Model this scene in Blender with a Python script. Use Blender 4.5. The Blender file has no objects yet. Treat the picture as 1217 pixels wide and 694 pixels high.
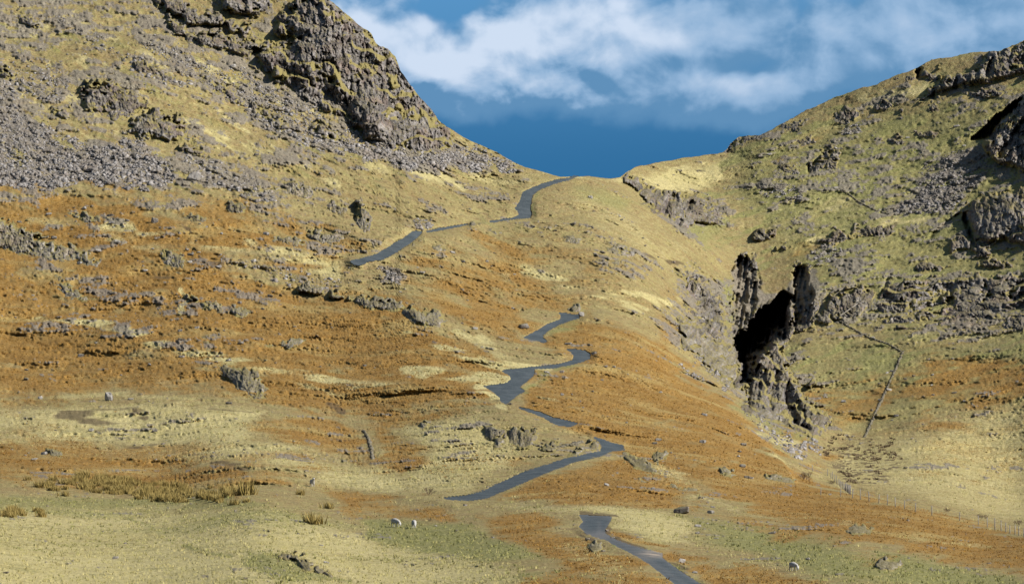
import bpy, bmesh, math, random
import numpy as np
from mathutils import Vector, Matrix
rng = np.random.default_rng(7); random.seed(7)
sc = bpy.context.scene
COL = sc.collection

# ------------------------------------------------------------------ camera
F = 5000.0                       # focal length in photograph pixels (1217 wide)
UC, VC, VH = 608.5, 347.0, 600.0 # image centre, level of the horizon
PITCH = math.atan((VH - VC) / F)
cam = bpy.data.cameras.new('camera'); cam.sensor_width = 36; cam.lens = 36 * F / 1217
cam.clip_start = 1; cam.clip_end = 20000
co = bpy.data.objects.new('camera', cam); COL.objects.link(co)
co.rotation_euler = (math.pi / 2 + PITCH, 0, 0)
sc.camera = co
sc.view_settings.view_transform = 'Standard'; sc.view_settings.look = 'None'
sc.view_settings.gamma = 1; sc.view_settings.use_curve_mapping = False
sc.view_settings.exposure = 0.7

# ------------------------------------------------------------------ light
SUN = Vector((0.82, -0.36, 0.58)).normalized()       # towards the sun
ELEV = math.asin(SUN.z); AZ = math.atan2(SUN.x, SUN.y)
sl = bpy.data.lights.new('sun', 'SUN'); sl.energy = 5.0; sl.angle = math.radians(0.5); sl.color = (1, 0.95, 0.87)
so = bpy.data.objects.new('sun', sl); COL.objects.link(so)
so.rotation_euler = SUN.to_track_quat('Z', 'Y').to_euler()

# ------------------------------------------------------------------ node helper
class NT:
    def __init__(s, tree): s.t = tree; s.n = tree.nodes; s.l = tree.links
    def node(s, typ, **kw):
        n = s.n.new(typ)
        for k, v in kw.items(): setattr(n, k, v)
        return n
    def put(s, sock, v):
        if hasattr(v, 'links'): s.l.new(v, sock)
        elif v is not None: sock.default_value = v
    def math(s, op, a, b=None, c=None, clamp=False):
        n = s.node('ShaderNodeMath', operation=op, use_clamp=clamp)
        s.put(n.inputs[0], a); s.put(n.inputs[1], b); s.put(n.inputs[2], c)
        return n.outputs[0]
    def mix(s, f, a, b):
        n = s.node('ShaderNodeMix', data_type='RGBA'); s.put(n.inputs[0], f)
        s.put(n.inputs[6], a if hasattr(a, 'links') else (*a, 1)); s.put(n.inputs[7], b if hasattr(b, 'links') else (*b, 1))
        return n.outputs[2]
    def noise(s, vec, scale, detail=4, rough=.55, dist=0.0, dims='3D'):
        n = s.node('ShaderNodeTexNoise', noise_dimensions=dims); s.put(n.inputs['Vector'], vec)
        n.inputs['Scale'].default_value = scale; n.inputs['Detail'].default_value = detail
        n.inputs['Roughness'].default_value = rough; n.inputs['Distortion'].default_value = dist
        return n.outputs['Fac']
    def smooth(s, x, lo, hi):
        n = s.node('ShaderNodeMapRange', interpolation_type='SMOOTHSTEP'); s.put(n.inputs[0], x)
        n.inputs[1].default_value = lo; n.inputs[2].default_value = hi
        return n.outputs[0]

# ------------------------------------------------------------------ sky
w = bpy.data.worlds.new('World'); sc.world = w; w.use_nodes = True
T = NT(w.node_tree); T.n.clear()
out = T.node('ShaderNodeOutputWorld')
sky = T.node('ShaderNodeTexSky', sky_type='NISHITA', sun_disc=False)
sky.sun_elevation = ELEV; sky.sun_rotation = AZ; sky.air_density = 1.0; sky.dust_density = 0.6; sky.ozone_density = 1.5
tc = T.node('ShaderNodeTexCoord'); sep = T.node('ShaderNodeSeparateXYZ'); T.l.new(tc.outputs['Generated'], sep.inputs[0])
az = T.math('ARCTAN2', sep.outputs[0], sep.outputs[1]); el = T.math('ARCSINE', sep.outputs[2])
# bearings in hundredths: one unit = 100 photograph pixels = 1.15 degrees
bu = T.math('MULTIPLY_ADD', az, F / 100, UC / 100); bv = T.math('MULTIPLY_ADD', el, -F / 100, VH / 100)
def vec(x, y, z):
    n = T.node('ShaderNodeCombineXYZ'); T.put(n.inputs[0], x); T.put(n.inputs[1], y); n.inputs[2].default_value = z; return n.outputs[0]
BANKS = [(4.25, .42, .75, .40, .80), (5.1, .80, .75, .30, .85), (5.9, .62, .7, .34, .75), (6.7, .45, .9, .42, .80), (7.8, .30, 1.0, .45, .62), (8.6, .40, .6, .34, .62), (5.9, 1.16, 1.5, .30, .60), (7.7, .72, 1.2, .5, .55), (3.0, .2, 1.2, .6, .5),
         (8.6, 1.08, .80, .34, .62), (9.4, 1.15, .8, .34, .56), (10.3, .62, 1.0, .5, .62), (11.6, .35, 1.8, .7, .60), (13.5, .3, 2.0, .8, .5), (5.3, .14, .55, .15, -.55), (8.9, .76, .45, .10, -.45), (7.0, 1.85, 2.6, .40, -.62), (8.0, -.7, 4, .4, .3)]
def density(du, dv):
    """how much cloud stands in a direction, seen du, dv beside it"""
    x = T.math('ADD', bu, du); y = T.math('ADD', bv, dv)
    w1 = T.noise(vec(x, y, 3.1), 1.0, 3, .5); w2 = T.noise(vec(x, y, 8.7), 1.0, 3, .5)
    wu = T.math('ADD', x, T.math('MULTIPLY_ADD', w1, .9, -.45)); wv = T.math('ADD', y, T.math('MULTIPLY_ADD', w2, .7, -.35)); acc = None
    for a, b, wd, ht, k in BANKS:
        p = T.math('DIVIDE', T.math('SUBTRACT', wu, a), wd); q = T.math('DIVIDE', T.math('SUBTRACT', wv, b), ht)
        e = T.math('MULTIPLY', T.math('EXPONENT', T.math('MULTIPLY', T.math('MULTIPLY_ADD', p, p, T.math('MULTIPLY', q, q)), -1)), k); acc = e if acc is None else T.math('ADD', acc, e)
    n1 = T.noise(vec(x, T.math('MULTIPLY', y, 1.25), 5.2), 1.25, 9, .52, .25)
    return T.math('ADD', acc, T.math('MULTIPLY_ADD', n1, 1.5, -.70))
d0 = density(0.0, 0.0); d1 = density(.10, -.16)
cover = T.smooth(d0, -.08, .58)
lit = T.math('ADD', T.math('MULTIPLY', T.math('SUBTRACT', d0, d1), 1.0), T.math('MULTIPLY_ADD', d0, .50, -.02))
lit = T.math('MULTIPLY', lit, T.math('MULTIPLY_ADD', T.smooth(bu, 9.0, 6.0), .55, .50), clamp=True)
deep = T.mix(T.smooth(bv, 2.2, -.3), (.020, .098, .215), (.062, .185, .35))
body = T.mix(T.smooth(lit, .02, .36), (.075, .175, .305), (.185, .29, .425)); body = T.mix(T.smooth(lit, .22, .90), body, (.41, .475, .57))
colr = T.mix(T.math('MULTIPLY', cover, .93), deep, body)
bg1 = T.node('ShaderNodeBackground'); T.l.new(sky.outputs[0], bg1.inputs[0]); bg1.inputs[1].default_value = .055
bg2 = T.node('ShaderNodeBackground'); T.l.new(colr, bg2.inputs[0]); bg2.inputs[1].default_value = 1.0
ms = T.node('ShaderNodeMixShader'); T.put(ms.inputs[0], T.smooth(el, .42, .2))
T.l.new(bg1.outputs[0], ms.inputs[1]); T.l.new(bg2.outputs[0], ms.inputs[2]); T.l.new(ms.outputs[0], out.inputs[0])

# ------------------------------------------------------------------ numeric helpers
PERM = rng.permutation(4096).astype(np.int32); PERM2 = np.concatenate([PERM, PERM])
RV = rng.random(4096).astype(np.float32) * 2 - 1
def h3(x, y, z): return PERM2[(PERM2[(PERM2[x & 4095] + (y & 4095)) & 4095] + (z & 4095)) & 4095]
def vnoise(p, seed=0):
    """value noise, p (N,3) -> -1..1"""
    p = p + np.array([17.3, 9.1, 31.7]) * (seed + 1)
    i = np.floor(p).astype(np.int32); f = (p - i).astype(np.float32); f = f * f * f * (f * (f * 6 - 15) + 10)
    r = 0
    for dx in (0, 1):
        wx = f[:, 0] if dx else 1 - f[:, 0]
        for dy in (0, 1):
            wy = f[:, 1] if dy else 1 - f[:, 1]
            for dz in (0, 1):
                wz = f[:, 2] if dz else 1 - f[:, 2]
                r = r + RV[h3(i[:, 0] + dx, i[:, 1] + dy, i[:, 2] + dz)] * wx * wy * wz
    return r
def fbm(p, octs=3, seed=0, gain=.5):
    r = 0; a = 1; s = 0
    for k in range(octs):
        r = r + a * vnoise(p * 2.03 ** k, seed + k * 3); s += a; a *= gain
    return r / s * 1.5
def uvp(u, v, s, z=0.): return np.stack([u / s, v / s, np.full_like(u, z)], -1)
def sstep(x, a, b):
    t = np.clip((x - a) / (b - a), 0, 1); return t * t * (3 - 2 * t)
def sdf(u, v, poly):
    """signed distance to a polygon, positive inside"""
    poly = np.asarray(poly, float); n = len(poly); d = np.full(u.shape, 1e9); ins = np.zeros(u.shape, bool)
    for k in range(n):
        x0, y0 = poly[k]; x1, y1 = poly[(k + 1) % n]
        ex, ey = x1 - x0, y1 - y0; L = ex * ex + ey * ey + 1e-9
        t = np.clip(((u - x0) * ex + (v - y0) * ey) / L, 0, 1)
        d = np.minimum(d, (u - x0 - t * ex) ** 2 + (v - y0 - t * ey) ** 2)
        c = ((y0 > v) != (y1 > v)); ins ^= c & (u < ex * (v - y0) / (ey if abs(ey) > 1e-9 else 1e-9) + x0)
    d = np.sqrt(d); return np.where(ins, d, -d)
def dline(u, v, pts):
    d = np.full(u.shape, 1e9)
    for (x0, y0), (x1, y1) in zip(pts[:-1], pts[1:]):
        ex, ey = x1 - x0, y1 - y0; L = ex * ex + ey * ey + 1e-9
        t = np.clip(((u - x0) * ex + (v - y0) * ey) / L, 0, 1)
        d = np.minimum(d, (u - x0 - t * ex) ** 2 + (v - y0 - t * ey) ** 2)
    return np.sqrt(d)
def on_box(fn, pts, u, v, pad, fill):
    """evaluate fn only near the points"""
    p = np.asarray(pts, float); r = np.full(u.shape, fill, float)
    m = (u > p[:, 0].min() - pad) & (u < p[:, 0].max() + pad) & (v > p[:, 1].min() - pad) & (v < p[:, 1].max() + pad)
    if m.any(): r[m] = fn(u[m], v[m], pts)
    return r
def ell(cx, cy, a, b, ang=0, n=14):
    c, s = math.cos(math.radians(ang)), math.sin(math.radians(ang))
    return [(cx + a * math.cos(t) * c - b * math.sin(t) * s, cy + a * math.cos(t) * s + b * math.sin(t) * c) for t in [2 * math.pi * k / n for k in range(n)]]
def facets(x, y, seed, tilt):
    """broken rock: jittered cells, each a tilted plane; returns depth and distance to the crack"""
    ix = np.floor(x).astype(np.int32); iy = np.floor(y).astype(np.int32)
    b1 = np.full(x.shape, 9.); b2 = b1.copy(); val = np.zeros(x.shape); tone = val.copy()
    for dx in (-1, 0, 1):
        for dy in (-1, 0, 1):
            cx, cy = ix + dx, iy + dy; hh = h3(cx, cy, np.full_like(cx, seed))
            px = cx + .5 + RV[hh] * .42; py = cy + .5 + RV[(hh * 7 + 13) & 4095] * .42
            d = (x - px) ** 2 + (y - py) ** 2
            t = RV[(hh * 3 + 5) & 4095] * tilt * (x - px) + RV[(hh * 5 + 9) & 4095] * tilt * (y - py) + RV[(hh * 11 + 3) & 4095] * .45
            n = d < b1; b2 = np.where(n, b1, np.minimum(b2, d)); val = np.where(n, t, val); tone = np.where(n, RV[(hh * 13 + 21) & 4095], tone); b1 = np.where(n, d, b1)
    facets.tone = tone
    return val, np.sqrt(b2) - np.sqrt(b1)
def mesh_obj(name, verts, faces, mat=None, parent=None, attrs=None, nside=4):
    me = bpy.data.meshes.new(name); verts = np.ascontiguousarray(verts, np.float32); faces = np.ascontiguousarray(faces, np.int32)
    me.vertices.add(len(verts)); me.vertices.foreach_set('co', verts.ravel())
    nf, k = faces.shape
    me.loops.add(nf * k); me.loops.foreach_set('vertex_index', faces.ravel())
    me.polygons.add(nf); me.polygons.foreach_set('loop_start', np.arange(0, nf * k, k, dtype=np.int32))
    me.polygons.foreach_set('loop_total', np.full(nf, k, np.int32)); me.update(calc_edges=True)
    if attrs:
        for an, arr in attrs.items():
            a = me.attributes.new(an, 'FLOAT_COLOR', 'POINT'); a.data.foreach_set('color', np.ascontiguousarray(arr, np.float32).ravel())
    if mat: me.materials.append(mat)
    o = bpy.data.objects.new(name, me); COL.objects.link(o)
    if parent: o.parent = parent
    return o
def tag(o, label=None, cat=None, group=None, kind=None):
    for k, x in (('label', label), ('category', cat), ('group', group), ('kind', kind)):
        if x: o[k] = x
    return o

# ------------------------------------------------------------------ lie of the land
SKYL = np.array([(-2000, -110), (-200, -100), (0, -90), (100, -85), (200, -75), (300, -50), (340, -30), (370, -12), (389.7, 0), (406, 12), (424.5, 28.8), (441, 39.3), (447, 51), (460.8, 58.5),
    (469.9, 68), (476, 84.7), (486.5, 99.9), (500, 118), (512, 130), (521, 143.8), (533.4, 152.8), (551.6, 163.4), (569.8, 172.5), (591, 181.6), (612, 193.7), (623.4, 199), (640.7, 203.3),
    (655, 207.3), (666.7, 210.2), (679.6, 210.6), (687, 210.4), (698.4, 209.4), (718.6, 211.9), (728, 212.2), (737.3, 210.7), (743, 205.5), (757.5, 197.7), (789, 192), (829.5, 185.3), (858.3, 182.4),
    (864, 177.5), (868.4, 170.3), (878.5, 163), (904.4, 160.3), (918.8, 153), (939, 141.5), (960, 130.6), (987, 118), (1009, 109.6), (1043, 99.8), (1055.5, 95), (1067.8, 88.8), (1082.5, 84.4),
    (1092.3, 79), (1107, 71.6), (1131.5, 68), (1156, 61.8), (1185.4, 60.6), (1201, 55.7), (1217, 49), (1290, 25), (1450, -10), (3000, -30)], float)
JU = np.arange(-2000, 3001, 1.0)
jag = fbm(uvp(JU, 0 * JU, 14.), 3, 2) * 1.1 + vnoise(uvp(JU, 0 * JU, 2.5), 9) * .35
jag *= np.interp(JU, [380, 400, 520, 540, 640, 720, 740, 850, 870, 1217], [1, 1.5, 1.5, .8, .35, .35, .8, .6, 1.2, 1.2])
def vsky(u): return np.interp(u, SKYL[:, 0], SKYL[:, 1]) + np.interp(u, JU, jag)
VE = np.array([(845, 462), (880, 497), (905, 525), (930, 548), (948, 575), (1024, 590), (1106, 608.6), (1153, 617), (1217, 634), (1300, 655), (2500, 700)], float)
def edge_step(u, v):
    """the bracken slope in front of the valley on the right drops away behind its edge"""
    A = 55 * sstep(u, 850, 1080); dv = np.interp(u, VE[:, 0], VE[:, 1]) - v
    return A * sstep(dv, -1.5, 5) * np.exp(-(np.clip(dv, 0, 999) / 130) ** 2)
CT = np.array([(-60, 760, 290), (600, 760, 290), (1280, 760, 290), (-60, 694, 335), (300, 694, 335), (608, 694, 335), (850, 694, 335), (1280, 694, 340),
    (-60, 640, 385), (300, 640, 388), (600, 640, 390), (760, 650, 372), (1000, 640, 400), (1280, 665, 385), (-60, 600, 430), (300, 600, 435), (600, 600, 440), (800, 600, 445), (1000, 600, 470),
    (1217, 645, 420), (1080, 622, 440), (-60, 560, 500), (200, 560, 505), (400, 560, 500), (600, 560, 490), (800, 560, 500), (930, 565, 530), (-60, 500, 560), (200, 500, 560), (430, 510, 555), (600, 520, 530), (740, 525, 540), (850, 510, 580),
    (-60, 440, 610), (250, 440, 610), (500, 440, 610), (610, 455, 600), (700, 425, 640), (800, 440, 660), (-60, 370, 660), (250, 370, 660), (500, 370, 665), (670, 380, 690), (780, 380, 710),
    (-60, 300, 700), (250, 300, 705), (450, 300, 720), (600, 300, 750), (760, 300, 770), (-60, 230, 735), (250, 230, 745), (400, 220, 770), (500, 200, 800), (620, 245, 790), (700, 230, 810), (680, 211, 825), (740, 212, 840),
    (-60, 120, 780), (150, 120, 790), (300, 120, 810), (430, 150, 815), (520, 170, 825), (560, 180, 830), (-60, 0, 840), (200, 0, 850), (390, 10, 860), (470, 90, 845), (-60, -100, 900), (200, -80, 910), (350, -30, 880),
    (1000, 555, 620), (1217, 600, 580), (1100, 500, 675), (1217, 500, 668), (1000, 500, 680), (920, 470, 705), (1217, 400, 742), (1060, 400, 760), (960, 400, 768), (880, 400, 775), (1217, 300, 802), (1060, 300, 826),
    (940, 300, 835), (860, 300, 835), (1217, 200, 855), (1060, 200, 878), (900, 200, 890), (1217, 60, 910), (1060, 100, 922), (960, 135, 925), (870, 170, 925), (760, 200, 880)], float)
def _phi(r2): return r2 * np.log(r2 + 1e-9)
CT[:, 2] -= edge_step(CT[:, 0], CT[:, 1])
_cx, _cy, _cd = CT[:, 0] / 300, CT[:, 1] / 300, np.log(CT[:, 2])
_n = len(CT); _A = np.zeros((_n + 3, _n + 3))
_A[:_n, :_n] = _phi((_cx[:, None] - _cx) ** 2 + (_cy[:, None] - _cy) ** 2) + np.eye(_n) * .02
_A[:_n, _n:] = np.stack([np.ones(_n), _cx, _cy], 1); _A[_n:, :_n] = _A[:_n, _n:].T
_w = np.linalg.solve(_A, np.concatenate([_cd, np.zeros(3)]))
def dbase(u, v):
    u = np.clip(u, -90, 1310); x, y = u / 300, v / 300
    r = _w[_n] + _w[_n + 1] * x + _w[_n + 2] * y
    for k in range(_n): r = r + _w[k] * _phi((x - _cx[k]) ** 2 + (y - _cy[k]) ** 2)
    return np.exp(r) + edge_step(u, v)
SP, CP = math.sin(PITCH), math.cos(PITCH)
def P(u, v, d):
    """the point d metres ahead in the direction of a pixel of the photograph"""
    cx = (u - UC) / F; cy = (VC - v) / F; yy = CP - cy * SP; zz = SP + cy * CP
    return np.stack([cx / yy * d, d + 0 * cx, zz / yy * d], -1)

VBOT = 724.0
UD = np.arange(-72, 1290.1, 1.16); side = 1.16 * 1.35 ** np.arange(1, 24)
UG = np.concatenate([-72 - np.cumsum(side)[::-1], UD, UD[-1] + np.cumsum(side)])
NR = 530; S = np.linspace(0, 1, NR)
def sky_s(u, v): vs = vsky(u); return (v - vs) / (VBOT - vs)
VS = vsky(UG); U2 = np.repeat(UG[None, :], NR, 0); V2 = VS[None, :] + S[:, None] * (VBOT - VS[None, :])
shp = U2.shape; u = U2.ravel(); v = V2.ravel()
D0 = dbase(u, v)
B = P(u, v, D0)
G = B.reshape(*shp, 3); n_ = np.cross(np.gradient(G, axis=1), np.gradient(G, axis=0)); n_ /= np.linalg.norm(n_, axis=-1, keepdims=True) + 1e-9
ray = B / np.linalg.norm(B, axis=-1, keepdims=True)
COSA = np.clip(np.abs((n_.reshape(-1, 3) * ray).sum(-1)), .17, 1)

# --- roads: the surfaces seen, as outlines
ROADS = {
 'a': [(416.9,310.2),(428,308.3),(442.2,304),(456.2,296.9),(469.3,288),(481.5,281.5),(490,274.9),(495.5,274.2),(502.7,275.1),(499.3,279.6),(490,288),(478.7,294.6),(469.3,301.2),(456.2,307.2),(437.5,310.5),(428,314.7),(420.6,313.3)],
 'b': [(506.8,274.4),(521.8,271),(538.6,268.2),(555.5,265.8),(557,267.2),(542.4,270.1),(523.7,274.2),(512.4,275.9),(503,276.5)],
 'c': [(578.7,263.5),(596,260.6),(607.6,259.2),(615.5,255.6),(615.5,251.3),(611.6,247.7),(616.9,240.5),(621.3,228.2),(633.5,222.4),(646.5,217.4),(660.9,213.8),(675.3,211.2),(683.2,209.6),(687,209.6),(682.5,211.8),(675.3,214.2),(663.8,217.2),(649.4,222.4),(639.3,226.8),(633.5,231.8),(631.6,239),(630.6,247.7),(631.6,254.9),(630.6,258.9),(622,259.9),(610.5,260.8),(596,262.6),(585.9,264.4)],
 'd': [(621.1,401.5),(636.1,393.4),(652.2,384.2),(664.9,379.6),(666.5,375),(662.6,372),(669.5,371.5),(682.2,374.3),(689.6,373.8),(688,378.4),(675.3,381.9),(661.4,387.7),(651.1,393.4),(645.3,398),(646,402),(651,406),(646,407.5),(633.8,404.3)],
 'e': [(670.7,414.2),(682.2,414.2),(696,416.5),(702.5,421.1),(700.6,426.9),(691.4,430.3),(677.6,433.8),(661.4,437.2),(647.6,438.4),(636,438.4),(633.8,446.5),(622.2,455.7),(617.6,460.3),(624,464.9),(615.3,469.5),(605,477.6),(601.5,479.9),(594.6,477.6),(594.6,473),(587.7,467.2),(575,459.1),(585.4,456.8),(599.2,455.7),(607.3,451),(606.1,446.5),(595.7,440.7),(601.5,438.8),(620,437.2),(645.3,434.7),(663.7,432.4),(679.9,428),(681.7,422.2),(676.4,417.6)],
 'f': [(613,482.7),(626.9,485.4),(643,490.1),(656.8,495.4),(675.3,499.5),(688,502.9),(677.6,507.5),(663.7,505.7),(654.5,501.8),(645.3,496.2),(631.5,490.5),(617.6,485.6)],
 'g': [(525.6,591.3),(553.4,588.5),(572.6,583.8),(589.7,575.5),(606.8,567.7),(619.6,561.4),(645.3,553.9),(670.9,545.8),(700.8,538.1),(713.6,535.9),(714.7,529.5),(710.4,523.1),(704,518.8),(713.6,521.6),(728.6,527),(740.3,529.5),(741.4,534.9),(726.4,536.3),(713.6,541.5),(683.7,548.1),(662.4,556.5),(636.7,567.2),(619.6,574.6),(596.1,584.2),(579,591.7),(559.8,594.7),(532,594.3)],
 'h': [(687.8,611.3),(699.6,612),(723.3,613.5),(727,614.2),(724.7,620.1),(720.3,627.5),(718.8,633.5),(729.2,639.4),(741,645.3),(758.8,650.5),(776,654.6),(787,657.5),(786.9,662.3),(797.2,670.4),(812,680.8),(829.8,691.9),(850,706),(871,722),(836,722),(801.7,694),(787.7,682.6),(773.6,671.9),(758,661.5),(735,650),(719,641),(705,637.5),(694,631.2),(688,625),(693,619),(689,613.5)]}
RD = np.full(u.shape, -30.0)                     # signed distance to the nearest road edge
for r in ROADS.values(): RD = np.maximum(RD, on_box(sdf, r, u, v, 30, -30.))
CALM = sstep(-RD, -2, 9)                          # relief dies away towards a road

# ------------------------------------------------------------------ cover of the ground
def soft(poly, k, edge=14, warp=None):
    s = on_box(sdf, poly, uw, vw, 40, -60.); return k * sstep(s, -edge * 1.8 - 1, edge * 1.4 + 1)
def line(pts, wd, k):
    d = on_box(dline, pts, uw2, vw2, wd * 2.5 + 12, 200.); return k * np.clip(.66 + .9 * wd_ + .5 * wc, .15, .9) * sstep(d, wd * 2.2, wd * .2)
q = B / 22.; wa = fbm(q, 3, 40); wb = fbm(q, 3, 60); q2 = B / 6.; wc = fbm(q2, 2, 80); wd_ = fbm(q2, 2, 90)
uw = u + wa * 16 + wc * 6; vw = v + wb * 8 + wd_ * 3
uw2 = u + wa * 6 + wc * 4; vw2 = v + wb * 3 + wd_ * 2
mx = np.maximum
br = soft([(-90,238),(60,232),(150,248),(230,255),(300,262),(330,280),(290,305),(330,335),(420,342),(470,352),(540,400),(600,430),(640,440),(600,470),(560,482),(500,500),(420,500),(380,495),(330,480),(260,465),(130,465),(60,478),(-90,475)], .93)
br = mx(br, soft([(-90,205),(120,212),(240,225),(360,250),(440,285),(420,340),(300,330),(-90,290)], .62, 14))
br = mx(br, soft([(440,320),(500,290),(560,268),(640,275),(760,330),(830,400),(860,470),(760,420),(640,400),(500,380)], .5, 18)); br = mx(br, soft([(300,150),(520,205),(620,210),(600,260),(460,270),(380,240)], .3, 20))
br = mx(br, soft([(-90,480),(420,490),(560,570),(400,590),(-90,590)], .42, 14)); br = mx(br, soft([(-90,690),(250,690),(300,720),(-90,720)], .3, 10)); br = mx(br, soft([(820,600),(1000,625),(1217,665),(1217,690),(950,660)], .55, 9))
br = mx(br, soft([(480,330),(560,290),(620,300),(670,330),(715,360),(690,375),(620,400),(560,395),(520,360)], .66, 20))
br = mx(br, soft([(480,345),(560,320),(640,350),(640,400),(580,420),(540,400)], .8))
br = mx(br, soft([(640,412),(690,388),(760,400),(820,440),(870,480),(930,545),(1000,585),(1100,605),(1217,637),(1310,655),(1310,690),(1150,668),(1000,640),(900,606),(800,580),(700,515),(620,482),(640,455),(700,432)], 1, 10))
br = mx(br, soft([(600,590),(650,565),(740,543),(800,565),(850,590),(780,600),(700,600)], .95, 8))
br = mx(br, soft([(250,510),(320,500),(400,500),(440,520),(430,545),(330,530)], .9, 7))
br = mx(br, soft([(445,500),(490,530),(520,560),(450,562)], .85, 7)); br = mx(br, soft([(525,535),(600,535),(625,550),(560,572),(515,562)], .8, 8))
br = mx(br, soft([(570,612),(640,608),(690,638),(790,682),(815,700),(700,690),(640,660),(590,640)], .85, 8))
br = mx(br, soft([(726,632),(735,630),(800,650),(795,656),(760,650)], 1.2, 4)); br = mx(br, soft([(728,630),(790,655),(900,678),(1010,700),(850,705),(795,668)], .9, 6)); br = mx(br, soft([(600,692),(680,675),(770,700),(600,724)], .9, 6))
br = mx(br, soft([(380,582),(530,600),(570,622),(420,612)], .75, 7)); br = mx(br, soft([(540,335),(590,318),(600,345),(540,360)], .8))
br = mx(br, soft([(1000,425),(1080,405),(1217,410),(1310,420),(1310,470),(1217,485),(1100,500),(1040,522),(1000,500)], .42, 16))
br = mx(br, soft([(1080,545),(1217,500),(1310,480),(1310,540),(1200,560)], .5, 16)); br = mx(br, soft([(900,480),(960,520),(1000,545),(960,560),(930,540)], .6, 8))
br = mx(br, soft([(-90,540),(150,528),(300,558),(380,576),(300,582),(-90,578)], .8, 8)); br = mx(br, soft([(40,520),(110,522),(120,535),(50,535)], .9, 4))
br = mx(br, soft([(1090,615),(1300,660),(1310,710),(1180,680),(1060,640)], .75, 10))
st = line([(-90,378),(80,380),(150,392),(220,415),(330,440),(420,457),(500,446)], 5, 1) 
for pts, wd, k in [([(120,272),(200,285),(300,290),(400,325)], 11, .75), ([(475,395),(530,415),(600,437),(650,434)], 4.5, 1), ([(570,405),(610,432),(650,436)], 6, .9), ([(480,437),(540,447),(600,450),(572,462)], 6, 1),
    ([(575,462),(592,476),(600,484)], 4, 1), ([(640,472),(700,482),(760,500),(800,522)], 2.2, .6), ([(620,320),(700,345),(770,370)], 5, .8), ([(690,340),(760,352),(800,360)], 5, .8), ([(50,0),(120,38),(180,62)], 7, .6),
    ([(240,78),(300,110),(352,132)], 5, 1), ([(222,138),(270,162),(330,190),(400,218)], 6, .8), ([(440,195),(520,212),(600,218),(640,207)], 8, .6), ([(640,203),(700,213),(740,214)], 3, .7),
    ([(965,288),(1060,264),(1140,256)], 5, .7), ([(820,590),(900,612),(1010,618)], 2.5, .5), ([(1000,620),(1100,640),(1190,652)], 2.5, .45), ([(330,440),(400,472),(470,470)], 6, .7), ([(540,395),(575,412)], 4, .8),
    ([(0,480),(130,468),(250,478)], 4, .6), ([(470,268),(530,300),(600,330)], 6, .5), ([(800,395),(850,420),(900,500),(950,560)], 4, .55), ([(217,345),(226,360),(215,372)], 2.2, 1), ([(40,262),(110,280),(200,300)], 6, .5),
    ([(905,520),(935,545),(975,560),(1010,580)], 6, .8), ([(925,525),(950,528)], 5, .8), ([(730,280),(800,310),(850,330)], 8, .4), ([(1100,330),(1217,318)], 4, .5), ([(1100,372),(1217,378)], 4, .5), ([(1090,395),(1217,405)], 5, .4)]: st = mx(st, line(pts, wd, k))
for pts, k, e in [([(-90,490),(200,480),(330,488),(300,515),(420,550),(500,570),(480,592),(300,555),(150,545),(-90,520)], .72, 10), ([(470,500),(560,490),(640,520),(600,560),(560,590),(480,590),(500,540)], .62, 10),
    ([(985,525),(1060,510),(1130,505),(1217,472),(1310,460),(1310,645),(1217,627),(1100,597),(1000,575)], .55, 14), ([(-90,603),(300,602),(480,638),(620,680),(600,730),(-90,730)], .82, 12),
    ([(590,600),(720,598),(800,606),(830,640),(780,640),(700,612)], .8, 8), ([(640,230),(700,225),(760,260),(830,300),(780,330),(700,280)], .45, 20), ([(745,208),(860,186),(850,215),(790,240)], .8, 8),
    ([(1030,118),(1110,98),(1100,112),(1050,125)], .8, 6), ([(740,540),(790,560),(830,590),(760,570)], .6, 8), ([(590,560),(700,545),(640,585),(580,596)], .3, 8), ([(960,200),(1080,262),(1000,280),(900,300),(840,320)], .35, 20),
    ([(820,640),(960,660),(1060,694),(900,680)], .4, 10), ([(690,640),(760,680),(740,700),(640,650)], .4, 8)]: st = mx(st, soft(pts, k, e))
gr = soft([(900,400),(1000,400),(1310,395),(1310,480),(1100,500),(1020,520),(960,500)], .5, 14)
for pts, k, e in [([(430,612),(560,622),(640,662),(560,672),(440,645)], .8, 10), ([(780,612),(900,625),(1010,648),(1120,700),(980,690),(880,655)], .72, 12), ([(1050,655),(1217,690),(1250,720),(1060,690)], .8, 8),
    ([(-90,590),(300,592),(320,606),(-90,612)], .6, 5), ([(285,650),(340,655),(420,688),(330,690)], .85, 5), ([(960,200),(1060,215),(1060,250),(1000,230)], .8, 10), ([(690,222),(770,240),(740,262),(680,240)], .6, 10),
    ([(655,388),(690,383),(700,412),(670,412),(650,400)], .8, 5), ([(-90,10),(40,20),(90,60),(-90,70)], .45, 14), ([(860,330),(870,400),(866,440),(850,330)], .8, 6), ([(1060,392),(1217,392),(1217,408),(1080,410)], .6, 7),
    ([(880,460),(960,520),(930,530),(870,480)], .7, 8), ([(790,260),(830,290),(860,270),(840,255)], .6, 8), ([(560,262),(620,262),(700,262),(640,290)], .4, 10), ([(930,425),(1010,430),(1000,520),(960,480)], .5, 10),
    ([(632,440),(636,452),(622,462),(640,465),(650,445)], .8, 4), ([(870,160),(1000,140),(1217,100),(1310,80),(1310,400),(1000,400),(860,230)], .58, 25), ([(590,592),(700,602),(760,610),(600,604)], .4, 5)]: gr = mx(gr, soft(pts, k, e))
stn = np.zeros_like(u)
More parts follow.
